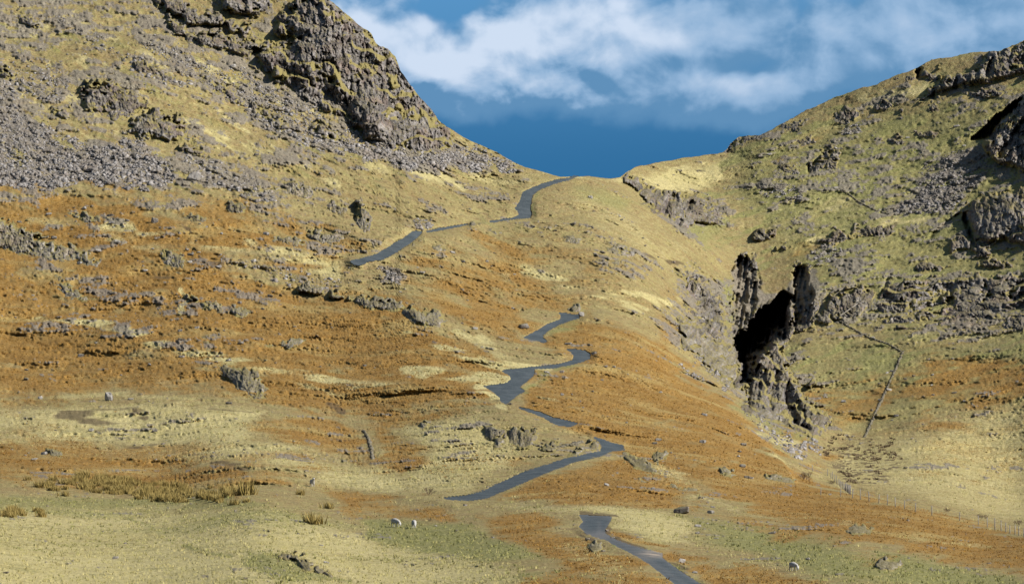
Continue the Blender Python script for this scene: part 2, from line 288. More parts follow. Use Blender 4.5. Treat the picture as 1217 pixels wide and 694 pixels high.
for pts, k, e in [([(760,215),(800,225),(870,235),(875,262),(840,280),(800,275)], .55, 10), ([(560,200),(620,205),(610,260),(480,250)], .22, 20), ([(-90,-80),(390,-20),(520,150),(600,190),(420,210),(300,250),(120,235),(-90,235)], .52, 25), ([(40,255),(450,240),(450,340),(380,355),(200,330),(60,310)], .27, 25), ([(0,295),(150,330),(300,380),(260,420),(0,380)], .25, 20),
    ([(800,310),(860,330),(880,470),(840,440),(790,400)], .5, 14), ([(860,180),(1310,60),(1310,400),(1000,400),(960,330),(900,250)], .42, 25), ([(880,430),(960,420),(1000,520),(900,500)], .5, 12), ([(690,290),(760,300),(760,330),(700,320)], .45, 12),
    ([(150,485),(220,505),(200,530),(150,520)], .35, 10), ([(460,495),(560,495),(560,540),(470,520)], .35, 10), ([(640,525),(720,520),(715,540),(640,540)], .4, 6), ([(440,312),(490,325),(480,340),(440,325)], .6, 6),
    ([(740,540),(790,555),(780,580),(750,575)], .4, 8), ([(180,260),(260,300),(380,350),(340,360),(200,310)], .28, 12)]: stn = mx(stn, soft(pts, k, e))
pe = np.zeros_like(u)
for pts, wd, k in [([(75,490),(105,500),(128,514),(170,526)], 8, 1.05), ([(100,487),(150,486),(172,497)], 4, 1.0), ([(170,526),(230,537),(290,556),(322,572)], 4, 1.2), ([(178,518),(196,524)], 5, 1.2), ([(130,484),(230,484),(305,492)], 1.4, .7),
    ([(388,480),(402,486),(412,492)], 3, 1), ([(218,268),(258,291)], 2.2, .9), ([(250,308),(268,318)], 4, 1), ([(760,302),(775,308),(795,313),(818,311)], 2.4, 1), ([(160,330),(210,335)], 2.5, .8), ([(433,512),(441,530),(443,546)], 1.5, .9),
    ([(690,610),(727,611)], 2.2, 1.5), ([(729,614),(724,632)], 2.4, 1.4), ([(724,634),(746,647),(770,654)], 2.2, 1.4), ([(793,663),(812,678),(836,694)], 3, 1.1), ([(688,632),(705,642),(722,650)], 1.8, .9), ([(1045,240),(1062,255),(1060,262)], 1.6, .7), ([(978,536),(1005,558),(1030,585)], 3, .6)]: pe = mx(pe, line(pts, wd, k))
spot = vnoise(B / np.array([1.3, 1.3, .8]), 55)
pe = mx(pe, soft([(975,520),(1040,515),(1075,545),(1060,575),(1010,575)], 1, 8) * sstep(spot, .02, .25))
pe = mx(pe, soft([(500,575),(520,570),(525,590),(505,590)], .4, 5))
scr = np.zeros_like(u)
SCREE = [('left', [(-80,120),(20,130),(60,160),(100,175),(150,160),(190,185),(215,210),(170,222),(100,222),(60,228),(-80,222)], 1.0), ('upper', [(-80,60),(60,78),(90,100),(60,120),(-80,100)], .45),
    ('mid', [(180,38),(235,70),(300,92),(350,115),(400,148),(440,165),(480,185),(520,178),(560,182),(606,192),(560,205),(470,196),(400,188),(330,160),(280,125),(220,95),(170,60)], .62),
    ('fan', [(440,165),(500,184),(530,165),(560,175),(612,196),(560,206),(480,196)], 1.0), ('right', [(1098,201),(1123,178),(1181,178),(1170,211),(1154,228),(1126,254),(1064,254),(1078,232)], 1.0),
    ('talus', [(445,317),(470,322),(486,332),(470,338),(452,328)], 1.0), ('road', [(484,262),(515,260),(518,268),(490,272)], 1.0), ('bed', [(884,486),(905,494),(935,520),(962,520),(978,536),(945,545),(912,522)], .6), ('slab', [(965,298),(985,290),(1000,298),(990,312),(970,310)], .9), ('gully', [(800,380),(860,400),(870,450),(840,440),(810,410)], .5),
    ('beck', [(806,432),(822,440),(868,462),(862,466),(815,446)], .9), ('hillr', [(905,220),(940,215),(955,228),(920,240)], .8), ('hillr2', [(1000,150),(1050,142),(1045,150),(1000,160)], .8), ('band', [(250,300),(330,315),(420,335),(400,345),(300,330)], .3),
    ('top', [(60,15),(110,40),(200,88),(240,100),(200,105),(130,70),(70,35)], .45), ('low', [(215,170),(300,215),(330,240),(280,235),(220,205)], .55)]
pe = pe * np.clip(.85 + .5 * wc + .3 * wd_, .2, 1)
gr = mx(gr, soft([(-90,596),(320,600),(520,640),(700,690),(700,730),(-90,730)], .52, 10) * np.clip(.8 + 1.2 * wb, 0, 1.4))
gr = mx(gr, soft([(310,652),(345,654),(380,672),(424,690),(340,690),(300,668)], 1, 4))
gr = mx(gr, line([(150,612),(180,632),(215,648),(290,665),(420,692)], 3, .9)); gr = mx(gr, line([(640,470),(626,466),(634,450),(640,441)], 2.5, .9)); gr = mx(gr, line([(735,648),(775,658),(800,672),(850,705)], 3, .95)); gr = mx(gr, line([(700,426),(690,432),(660,440)], 2, .8)); gr = mx(gr, line([(632,258),(633,240),(640,228)], 1.6, .8))
st = st * (1 - .62 * gr * sstep(v, 560, 590)); st = st * (1 - .45 * soft([(-90,495),(330,500),(420,555),(330,580),(-90,580)], 1, 12) * np.clip(.6 - 1.2 * wb, 0, 1))
br = mx(br, soft([(-90,510),(330,505),(420,560),(330,582),(-90,585)], .72, 10) * np.clip(.75 - .9 * wb, .2, 1)); br = mx(br, soft([(1080,470),(1310,440),(1310,600),(1180,590),(1080,560)], .6, 16) * np.clip(.6 - 1.3 * wb, 0, 1))
br = mx(br, soft([(1060,420),(1310,405),(1310,500),(1130,510),(1050,500)], .7, 14) * np.clip(.85 - .9 * wa, 0, 1)); br = mx(br, soft([(905,420),(1000,430),(1080,440),(1070,500),(1000,515),(950,480)], .6, 12) * np.clip(.7 - .9 * wb, 0, 1))
for nm, pts, k in SCREE: scr = mx(scr, soft(pts, k, 12))
scr *= sstep(-RD, 0, 4)
# streaks that run down the left fell and along the terraces of the right one
sa = np.where(u < 700, .50, -.34); lw = sstep(np.abs(u - 700), 20, 120)
su = u * np.cos(sa) + v * np.sin(sa); sv = -u * np.sin(sa) + v * np.cos(sa)
streak = fbm(uvp(su / 6 + wa * 3, sv + wb * 5, 9.), 3, 33) * lw; streak2 = fbm(uvp(su / 4.5 + wc * 2, sv + wd_ * 2, 3.6), 2, 44) * lw
hi = sstep(v, 330, 200) + sstep(u, 820, 900) * sstep(v, 480, 400); hi = np.clip(hi, 0, 1)
st = np.clip(st + hi * np.where(u > 820, .45, 1) * np.clip(streak * .9 + streak2 * .5 - .12, 0, .55), 0, 1); gr = np.clip(gr + hi * np.clip(-streak * .9 + streak2 * .5 - .18, 0, .5), 0, 1)
scr = scr * np.clip(1.0 + 1.5 * np.minimum(streak + .25, 0) + 1.2 * np.minimum(streak2 + .35, 0), 0, 1)
br = mx(br, soft([(860,200),(1040,130),(1310,90),(1310,400),(1000,400),(930,330)], .55, 20) * np.clip(.25 + 1.3 * wb + .5 * wc, 0, 1))
br = np.clip(br + streak * .25 * (br > .1) - .55 * (br > .1) * np.clip(wc + .25 * wb, 0, .5) - .2 * (br > .1) * np.clip(wa, 0, .6), 0, 1)
br = mx(br, hi * np.clip(streak2 * .9 - streak * .3 - .25, 0, .4) * (u < 700))

# ------------------------------------------------------------------ relief
gorge = np.zeros_like(u)
for pts, k in [([(866,400),(869,330),(874,303),(890,301),(904,320),(908,345),(935,342),(943,318),(958,313),(968,320),(974,362),(966,390),(942,394),(926,412),(905,430),(912,440),(925,425),(940,450),(985,500),(966,518),(935,502),(886,490),(878,460),(866,420)], 1), ([(782,256),(796,232),(830,236),(866,244),(868,258),(820,276),(800,274)], .7)]: gorge = mx(gorge, on_box(sdf, pts, u + wc * 7, v + wd_ * 5, 30, -60.) * .12)
gorge = np.clip(gorge + .3, 0, 1)
R = np.zeros_like(u)
hum = fbm(B / np.array([34., 34., 26.]), 3, 11); mid = fbm(B / np.array([9., 9., 7.]), 3, 21); sm = vnoise(B / 2.2, 31); fine = vnoise(B / .75, 35); tiny = vnoise(B / .36, 37)
rock_rough = np.clip(stn + scr, 0, 1)
h = hum * 1.0 + mid * .34 + sm * (.08 + .22 * rock_rough) + fine * (.075 + .04 * br + .16 * rock_rough) + tiny * (.07 + .03 * br)
fore = sstep(v, 575, 605); h = h * (1 - .45 * fore)
# embedded stones: broken facets where the ground is stony
fx, fy = u / 3.6 + wc * .5, v / 2.6 + wd_ * .4
fv, fc = facets(fx, fy, 5, 1.2); fv2, fc2 = facets(u / 7.5 + 50, v / 5.2 + 50, 6, 1.2)
stmask = sstep(stn * 1.1 + scr * .3 + mid * .5 + sm * .5 + fv * .25 + streak * .3, .56, .78)
h = h + stmask * (fv * .13 + fv2 * .16 + .02)
h *= CALM
R = -h / COSA
# banks: small rises that hide stretches of the road
def bank(pts, wd, hgt):
    d = on_box(dline, pts, u, v, wd * 3, 300.); return hgt * np.exp(-(d / wd) ** 2)
R -= (bank([(480,590),(515,594),(540,599)], 5, 3) + bank([(560,268),(578,266)], 2.5, 3) + bank([(652,409),(668,413)], 2.5, 3) + bank([(690,508),(704,515)], 3, 3)) * .5
# road bed: a shelf under the tarmac
R += np.where(RD + sm * .35 > .2, 1.5, 0)
# gullies and shaded faces: rows of left-facing walls cut into the slope
def pit(poly, depth, pw=1.0, ramp=3.0, mul=2.4):
    p = np.asarray(poly, float); ys = np.arange(math.floor(p[:, 1].min()), math.ceil(p[:, 1].max()) + 1, 1.0)
    l, r = [], []
    for y in ys:
        xs = []
        for k in range(len(p)):
            (x0, y0), (x1, y1) = p[k], p[(k + 1) % len(p)]
            if (y0 <= y) != (y1 <= y): xs.append(x0 + (y - y0) / (y1 - y0) * (x1 - x0))
        l.append(min(xs) if xs else np.nan); r.append(max(xs) if xs else np.nan)
    l, r = np.array(l), np.array(r); ok = ~np.isnan(l)
    if ok.sum() < 2: return 0
    m = (v >= ys[ok][0]) & (v <= ys[ok][-1]) & (u > p[:, 0].min() - 4) & (u < p[:, 0].max() + 4)
    o = np.zeros_like(u); L = np.interp(v[m], ys[ok], l[ok]); Rr = np.interp(v[m], ys[ok], r[ok]); wob = fbm(uvp(u[m], v[m], 9.), 3, 51) * 7 + vnoise(uvp(u[m], v[m], 2.2), 52) * 1.5
    wob = wob * np.clip((Rr - L) / 38, .15, 1) + vnoise(uvp(u[m], v[m], 3.4), 57) * 1.6 + vnoise(uvp(u[m], v[m], 1.7), 58) * .6
    t = (u[m] + wob - L) / np.maximum(Rr - L, 2); endf = sstep(np.minimum(v[m] - ys[ok][0], ys[ok][-1] - v[m]), 0, 5)
    rb = 1 - 2 * np.abs(vnoise(np.stack([u[m] / 5 + v[m] / 30, v[m] / 15, 0 * u[m]], -1), 53)); t = t + .10 * rb
    o[m] = mul * depth * (1 - .22 * rb) * np.clip(1 - t, 0, 1) ** pw * sstep(u[m] + wob - L, -ramp * .3, ramp) * (t < 1) * endf
    return o
PITS = [([(868,400),(872,371),(869,330),(875,304),(889,302),(900,320),(907,343),(897,374),(884,391)], 20, .9, 2, .8),
    ([(874,402),(895,374),(931,344),(945,353),(941,392),(926,410),(904,428),(894,454),(876,459),(883,436),(876,421)], 46, .8),
    ([(941,352),(944,317),(958,314),(967,340),(972,362),(964,387),(946,390)], 17, .9, 2, .8),
    ([(884,470),(888,452),(904,430),(916,445),(908,488),(889,489)], 13, 1, 2, 1.8), ([(912,470),(922,440),(930,436),(926,470),(918,492)], 6, 1, 2, 1.5), ([(931,474),(936,450),(946,460),(956,490),(968,514),(940,502)], 10, 1, 2, 1.8),
    ([(1150,169),(1171,150),(1185,135),(1203,121),(1217,114),(1212,128),(1198,145),(1183,166),(1170,168)], 24, .8, 3, 1.2), ([(1180,190),(1196,165),(1217,140),(1230,150),(1217,172),(1196,192)], 7, 1, 3, 1.0),
    ([(784,259),(795,234),(806,228),(808,240),(800,257)], 8, 1, 3, 1.5), ([(808,255),(822,236),(829,238),(822,253)], 7, 1, 3, 1.5), ([(803,273),(806,260),(815,258),(816,271)], 6, 1, 3, 1.5), ([(1088,94),(1088,81),(1097,79),(1101,98)], 7, 1, 3, 1.5),
    ([(1142,262),(1144,252),(1153,250),(1160,290),(1170,306),(1155,290)], 10, 1, 3, 1.0), ([(760,234),(763,219),(771,219),(773,233)], 4, 1, 3, 1.5), ([(1098,286),(1120,266),(1143,250),(1146,253),(1124,270),(1104,288)], 3, 1, 3, 1.5),
    ([(860,186),(866,172),(874,168),(872,184)], 5, 1, 3, 1.5), ([(834,395),(824,352),(836,340),(852,398)], 4, 1, 2, 1.2), ([(812,352),(820,330),(830,326),(826,352)], 3, 1, 2, 1.2), ([(1046,345),(1056,325),(1062,322),(1054,345),(1048,352)], 2, 1, 3, 1.5), ([(985,292),(994,280),(1003,272),(1005,280),(996,291)], 4, 1, 2, 1.5),
    ([(959,208),(962,194),(972,190),(970,209)], 4, 1, 2, 1.5), ([(976,190),(979,180),(988,178),(986,190)], 3, 1, 2, 1.5), ([(1130,110),(1134,92),(1142,88),(1139,109)], 4, 1, 2, 1.5), ([(1104,121),(1108,106),(1116,102),(1114,120)], 4, 1, 2, 1.5), ([(1170,95),(1173,75),(1182,66),(1180,92)], 5, 1, 2, 1.5)]
carve = np.zeros_like(u)
for a in PITS: carve += pit(*a)
R += carve
DF = (D0 + R).reshape(shp); COSG = COSA.reshape(shp); RG = (D0 + carve).reshape(shp)
COLI = np.arange(len(UG))
def bil(grid, uu, vv):
    c = np.clip(np.interp(uu, UG, COLI), 0, len(UG) - 1.001); r = np.clip(sky_s(uu, vv) * (NR - 1), 0, NR - 1.001)
    c0 = c.astype(int); r0 = r.astype(int); fc_ = c - c0; fr = r - r0
    return (grid[r0, c0] * (1 - fc_) + grid[r0, c0 + 1] * fc_) * (1 - fr) + (grid[r0 + 1, c0] * (1 - fc_) + grid[r0 + 1, c0 + 1] * fc_) * fr
def ground(uu, vv):
    uu = np.asarray(uu, float); vv = np.asarray(vv, float); return P(uu, vv, bil(DF, uu, vv))

# ------------------------------------------------------------------ materials
def base_mat(name, rough=.9):
    m = bpy.data.materials.new(name); m.use_nodes = True; t = NT(m.node_tree); t.n.clear()
    o = t.node('ShaderNodeOutputMaterial'); b = t.node('ShaderNodeBsdfPrincipled'); t.l.new(b.outputs[0], o.inputs[0])
    b.inputs['Roughness'].default_value = rough; b.inputs['Specular IOR Level'].default_value = .15
    t.b = b; g = t.node('ShaderNodeNewGeometry'); t.pos = g.outputs['Position']; t.m = m
    return t
def bump(t, hgt, dist, strength=1.0):
    n = t.node('ShaderNodeBump'); t.put(n.inputs['Height'], hgt); n.inputs['Distance'].default_value = dist; n.inputs['Strength'].default_value = strength
    t.l.new(n.outputs[0], t.b.inputs['Normal'])
t = base_mat('moorland')
a1 = t.node('ShaderNodeAttribute', attribute_name='cover'); a2 = t.node('ShaderNodeAttribute', attribute_name='cover_more')
s1 = t.node('ShaderNodeSeparateColor'); t.l.new(a1.outputs['Color'], s1.inputs[0]); s2 = t.node('ShaderNodeSeparateColor'); t.l.new(a2.outputs['Color'], s2.inputs[0])
nf = t.noise(t.pos, 2.6, 5, .7); nm = t.noise(t.pos, .42, 4, .65); nl = t.noise(t.pos, .085, 4, .6); nx = t.noise(t.pos, 7.0, 3, .7)
mixn = t.math('ADD', t.math('MULTIPLY', nf, .55), t.math('MULTIPLY', nm, .45))
def wfac(wt, k=1.7, lo=.26, hi=.74):
    return t.smooth(t.math('ADD', wt, t.math('MULTIPLY_ADD', mixn, k, -k * .5)), lo, hi)
grass = t.mix(t.smooth(nl, .35, .65), (.20, .165, .062), (.275, .23, .09)); grass = t.mix(t.smooth(nf, .38, .66), grass, (.34, .285, .125))
grass = t.mix(t.smooth(nm, .58, .72), grass, (.13, .122, .042))
tan = t.mix(t.smooth(nf, .35, .65), (.165, .115, .048), (.32, .235, .105)); nb = t.noise(t.pos, .8, 6, .68, .5); nq = t.noise(t.pos, .2, 5, .62); grass = t.mix(t.math('MULTIPLY', t.smooth(nb, .45, .62), .9), grass, tan); grass = t.mix(t.math('MULTIPLY', t.smooth(nq, .46, .64), .65), grass, tan)
green = t.mix(t.smooth(nf, .35, .65), (.138, .142, .043), (.29, .27, .105))
straw = t.mix(t.smooth(nf, .3, .6), (.32, .272, .115), (.52, .452, .215)); straw = t.mix(t.smooth(nl, .42, .75), straw, (.40, .345, .145)); straw = t.mix(t.math('MULTIPLY', t.smooth(nb, .50, .64), .25), straw, tan); straw = t.mix(t.math('MULTIPLY', t.smooth(nq, .54, .66), .5), straw, green)
brk = t.mix(t.smooth(nf, .34, .64), (.165, .09, .021), (.355, .20, .046)); brk = t.mix(t.math('MULTIPLY', t.smooth(nb, .50, .66), .42), brk, grass); brk = t.mix(t.math('MULTIPLY', t.smooth(nq, .58, .42), .55), brk, (.185, .098, .022)); brk = t.mix(t.smooth(nm, .45, .7), brk, (.29, .172, .036)); brk = t.mix(t.smooth(nl, .5, .7), brk, (.33, .235, .08))
stone = t.mix(t.smooth(nf, .35, .65), (.115, .10, .085), (.255, .228, .192)); stone = t.mix(t.smooth(nm, .55, .7), stone, (.19, .155, .12))
peat = t.mix(nf, (.045, .031, .02), (.13, .088, .05))
c = t.mix(wfac(s1.outputs[2], 1.0), grass, green); c = t.mix(wfac(s1.outputs[0]), c, brk); c = t.mix(wfac(s1.outputs[1], 1.1), c, straw)
c = t.mix(wfac(s2.outputs[2], 1.0), c, stone); c = t.mix(t.math('MULTIPLY', wfac(s2.outputs[1], 1.1), .85), c, stone); c = t.mix(t.math('MULTIPLY', wfac(s2.outputs[0], 1.6), .78), c, peat)
nt = t.noise(t.pos, 1.55, 3, .62); c2 = t.mix(t.smooth(nx, .30, .62), t.mix(.5, c, (.03, .025, .012)), c); c2 = t.mix(t.smooth(nt, .44, .28), c2, t.mix(.35, c2, (.05, .042, .018))); c2 = t.mix(t.math('MULTIPLY', t.smooth(nt, .60, .74), .5), c2, t.mix(.5, c2, (.52, .43, .24)))
t.l.new(c2, t.b.inputs['Base Color'])
bump(t, t.math('ADD', t.math('MULTIPLY', nf, .6), t.math('MULTIPLY', nx, .3)), .4, .7)
M_LAND = t.m
def rock_mat(name, dark, light, warm, bumpd=.35, grassy=.35):
    t = base_mat(name, .85)
    n1 = t.noise(t.pos, 1.3, 6, .7); n2 = t.noise(t.pos, .25, 4, .6); n3 = t.noise(t.pos, 5, 4, .7)
    mp = t.node('ShaderNodeMapping'); t.l.new(t.pos, mp.inputs[0]); mp.inputs['Scale'].default_value = (1.6, 1.6, .35); n4 = t.noise(mp.outputs[0], 1.0, 5, .7)
    c = t.mix(t.smooth(n1, .34, .64), dark, light); c = t.mix(t.smooth(n2, .48, .66), c, warm); c = t.mix(t.smooth(n4, .53, .66), c, tuple(x * .35 for x in dark))
    c = t.mix(t.smooth(n3, .63, .75), c, tuple(min(.5, x * 1.5) for x in light))
    g = t.node('ShaderNodeNewGeometry'); sp = t.node('ShaderNodeSeparateXYZ'); t.l.new(g.outputs['True Normal'], sp.inputs[0])
    moss = t.smooth(t.math('ADD', sp.outputs[2], t.math('MULTIPLY_ADD', n1, .8, -.4)), .72, .92)
    a_ = t.node('ShaderNodeAttribute', attribute_name='cover'); sa_ = t.node('ShaderNodeSeparateColor'); t.l.new(a_.outputs['Color'], sa_.inputs[0])
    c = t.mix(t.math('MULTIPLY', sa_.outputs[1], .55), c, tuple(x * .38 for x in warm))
    tn = t.node('ShaderNodeHueSaturation'); t.l.new(c, tn.inputs['Color']); t.put(tn.inputs['Value'], t.math('MULTIPLY_ADD', sa_.outputs[2], 1.25, .38)); hasc = t.math('GREATER_THAN', sa_.outputs[2], .001); c = t.mix(hasc, c, tn.outputs[0])
    c = t.mix(t.math('MULTIPLY', moss, grassy), c, (.19, .16, .062))
    c = t.mix(t.smooth(t.math('ADD', sa_.outputs[0], t.math('MULTIPLY_ADD', n1, 1.2, -.6)), .35, .75), c, t.mix(t.smooth(n3, .35, .65), (.13, .112, .042), (.26, .215, .085)))
    t.l.new(c, t.b.inputs['Base Color']); bump(t, t.math('ADD', n1, t.math('MULTIPLY', n3, .4)), bumpd, .9)
    return t.m
M_CRAG = rock_mat('volcanic_rock', (.055, .049, .046), (.21, .193, .182), (.15, .117, .10), .25, .4)
M_ROCK = rock_mat('grey_rock', (.075, .068, .06), (.26, .237, .213), (.19, .155, .122), .3, .6)
M_STONE = rock_mat('scree_stone', (.135, .126, .119), (.33, .31, .297), (.22, .19, .163), .15, .0)
M_PALE = rock_mat('pale_boulder', (.19, .178, .165), (.34, .32, .295), (.25, .225, .19), .15, .1)
def plain(name, c1, c2, scale, rough=.9, bd=0.0):
    t = base_mat(name, rough); n = t.noise(t.pos, scale, 5, .65); t.l.new(t.mix(t.smooth(n, .3, .7), c1, c2), t.b.inputs['Base Color'])
    if bd: bump(t, n, bd, .6)
    return t.m
def blade(name, c1, c2, tan_, dark):
    t = base_mat(name, .9); n = t.noise(t.pos, 2.4, 5, .65); nb = t.noise(t.pos, .8, 6, .68, .5); nq = t.noise(t.pos, .2, 5, .62)
    c = t.mix(t.smooth(n, .3, .7), c1, c2); c = t.mix(t.math('MULTIPLY', t.smooth(nb, .48, .64), .5), c, tan_); c = t.mix(t.math('MULTIPLY', t.smooth(nq, .56, .42), .6), c, dark)
    t.l.new(c, t.b.inputs['Base Color']); return t.m
M_RUSH = plain('rush', (.17, .125, .035), (.36, .275, .10), 1.5)
M_TUFT = blade('dry_grass', (.30, .255, .10), (.51, .447, .205), (.36, .31, .13), (.27, .26, .09))
M_GREENT = blade('green_grass', (.16, .162, .052), (.30, .28, .105), (.35, .30, .125), (.15, .155, .05))
M_BRK = blade('dead_bracken', (.175, .094, .02), (.36, .203, .045), (.31, .22, .07), (.165, .085, .018))
M_BARK = plain('twig', (.11, .075, .05), (.21, .15, .105), 3)
M_WOOL = plain('fleece', (.27, .255, .235), (.40, .385, .355), 9, .95, .03); M_FACE = plain('sheep_face', (.30, .29, .275), (.40, .39, .37), 9); M_HORN = plain('horn', (.12, .10, .08), (.2, .17, .13), 9)
M_WOOD = plain('weathered_wood', (.15, .135, .112), (.27, .245, .21), 5)
M_WIRE = plain('wire', (.15, .15, .15), (.2, .2, .2), 5, .5)
# tarmac
t = base_mat('tarmac', .8); n1 = t.noise(t.pos, .5, 5, .65); n2 = t.noise(t.pos, 9, 3, .7)
a1 = t.node('ShaderNodeAttribute', attribute_name='wear'); s1 = t.node('ShaderNodeSeparateColor'); t.l.new(a1.outputs['Color'], s1.inputs[0])
c = t.mix(t.smooth(n1, .3, .7), (.038, .050, .058), (.068, .083, .092)); t.b.inputs['Specular IOR Level'].default_value = .03; c = t.mix(t.math('MULTIPLY', s1.outputs[0], .55), c, (.165, .158, .155)); c = t.mix(t.smooth(n2, .55, .75), c, (.17, .17, .175))
c = t.mix(t.math('MULTIPLY', s1.outputs[1], t.smooth(n1, .25, .6)), c, (.28, .235, .19))
t.l.new(c, t.b.inputs['Base Color']); bump(t, n2, .04, .5); M_ROAD = t.m

# ------------------------------------------------------------------ terrain meshes
PT = P(u, v, DF.ravel()).reshape(*shp, 3)
cov = np.stack([br, st, gr, np.zeros_like(u)], -1).reshape(*shp, 4)
cov2 = np.stack([pe, np.clip(np.maximum(stmask * .8 + stn * .42, gorge), 0, 1), scr * .6, np.zeros_like(u)], -1).reshape(*shp, 4)
# behind the skyline the ground falls away; in front it runs down to the beck and up to the camera
back = []
for dd, dz in ((3, -.6), (8, -2.4), (20, -8), (45, -20), (100, -45), (220, -80), (600, -120), (1800, -160), (6000, -200)):
    b = PT[0].copy(); kx = (b[:, 1] + dd) / b[:, 1]; b[:, 0] *= kx; b[:, 1] += dd; b[:, 2] = np.maximum(b[:, 2] + dz, -60.); back.append(b)
front = []
for dd, z in ((285, -8.6), (250, -9.6), (200, -10.6), (140, -10.2), (90, -8), (50, -5.2), (22, -3), (6, -1.9), (-3, -1.7), (-40, 2), (-300, 40)):
    b = PT[-1].copy(); k = sstep(np.full(1, float(dd)), 200, 310)[0]; b[:, 0] *= max(dd, 230) / b[:, 1]; b[:, 1] = dd; b[:, 2] = z * (1 - k) + (z + (PT[-1][:, 2] - PT[-1][:, 2].mean())) * k; front.append(b)
ALL = np.concatenate([np.array(back)[::-1], PT, np.array(front)], 0); nb, nfz = len(back), len(front)
def padc(cv): return np.concatenate([np.repeat(cv[:1], nb, 0), cv, np.repeat(cv[-1:], nfz, 0)], 0)
C1, C2 = padc(cov), padc(cov2)
nr, ncl = ALL.shape[:2]; idx = np.arange(nr * ncl).reshape(nr, ncl)
quads = np.stack([idx[:-1, :-1], idx[1:, :-1], idx[1:, 1:], idx[:-1, 1:]], -1)
fu = np.repeat(((UG[1:] + UG[:-1]) / 2)[None, :], nr - 1, 0)
Vp = np.concatenate([np.repeat(V2[:1], nb, 0), V2, np.repeat(V2[-1:], nfz, 0)], 0); fvv = (Vp[1:, 1:] + Vp[:-1, :-1]) / 2
lineF = np.interp(fu, [-400, 0, 150, 300, 420, 530, 600, 690, 800, 900, 1050, 1217, 1700], [575, 577, 572, 580, 588, 599, 600, 602, 600, 606, 640, 664, 700])
gul = [(738, 211), (765, 235), (790, 262), (815, 285), (850, 310), (868, 340), (866, 400), (870, 450), (880, 497), (905, 525), (930, 548), (948, 575), (1024, 590), (1106, 608.6), (1153, 617), (1217, 634), (1300, 655), (3000, 720)]
ga = np.array(gul, float)
right = np.where(fvv < 575, fu > np.interp(fvv, ga[:10, 1], ga[:10, 0]), fvv < np.interp(fu, ga[9:, 0], ga[9:, 1])) & (fu > 738)
field = (fvv > lineF)
reg = np.where(right, 2, np.where(field, 1, 0))
for k, (nm, lb) in enumerate([('hill', 'orange and olive fell side on the left with the pass road climbing it'), ('field', 'straw and green grazing ground in the foreground'), ('hill', 'olive green craggy fell on the right of the ravine')]):
    fq = quads[reg == k]; uid, inv = np.unique(fq, return_inverse=True)
    tag(mesh_obj(nm, ALL.reshape(-1, 3)[uid], inv.reshape(-1, 4), M_LAND, attrs={'cover': C1.reshape(-1, 4)[uid], 'cover_more': C2.reshape(-1, 4)[uid]}), lb, kind='structure')

# ------------------------------------------------------------------ road
V_, F_, W_ = [], [], []; off = 0
for key, poly in ROADS.items():
    p = np.array(poly); stp = 1.0
    us = np.arange(p[:, 0].min() - 2, p[:, 0].max() + 2, stp); vs = np.arange(p[:, 1].min() - 2, p[:, 1].max() + 2, stp * .7)
    uu, vv = np.meshgrid(us, vs); a, b = uu.ravel(), vv.ravel(); s_ = sdf(a, b, poly) + vnoise(uvp(a, b, 2.2), 3) * .5
    s0 = sdf(a, b, poly)
    d = dbase(a, b) + .25
    pt = P(a, b, d); id_ = np.arange(len(a)).reshape(uu.shape)
    q_ = np.stack([id_[:-1, :-1], id_[1:, :-1], id_[1:, 1:], id_[:-1, 1:]], -1).reshape(-1, 4); keep = (s_[q_] > -1.4).all(1)
    q_ = q_[keep]; uid, inv = np.unique(q_, return_inverse=True)
    wdt = 4 if key == 'h' else 2.2
    lay = np.exp(-((a - 778) / 16) ** 2 - ((b - 658) / 4) ** 2) * (key == 'h')
    # pale worn margins and a pale crown on the near stretch
    wr = (np.exp(-np.clip(s0, 0, 9) / 2.2) * .55) * (key == 'h') + .03
    wr = np.clip(wr + .8 * np.exp(-((a - 712) / 14) ** 2 - ((b - 635) / 5) ** 2) * (key == 'h') + .3 * np.exp(-(dline(a, b, [(712, 622), (712, 634), (760, 657), (800, 684), (850, 716)]) / 3) ** 2) * (key == 'h'), 0, 1)
    V_.append(pt[uid]); F_.append(inv.reshape(-1, 4) + off); off += len(uid); W_.append(np.stack([wr, lay, 0 * a, 0 * a], -1)[uid])
tag(mesh_obj('road', np.concatenate(V_), np.concatenate(F_), M_ROAD, attrs={'wear': np.concatenate(W_)}), 'narrow blue grey tarmac road winding up the pass in hairpins', kind='structure')

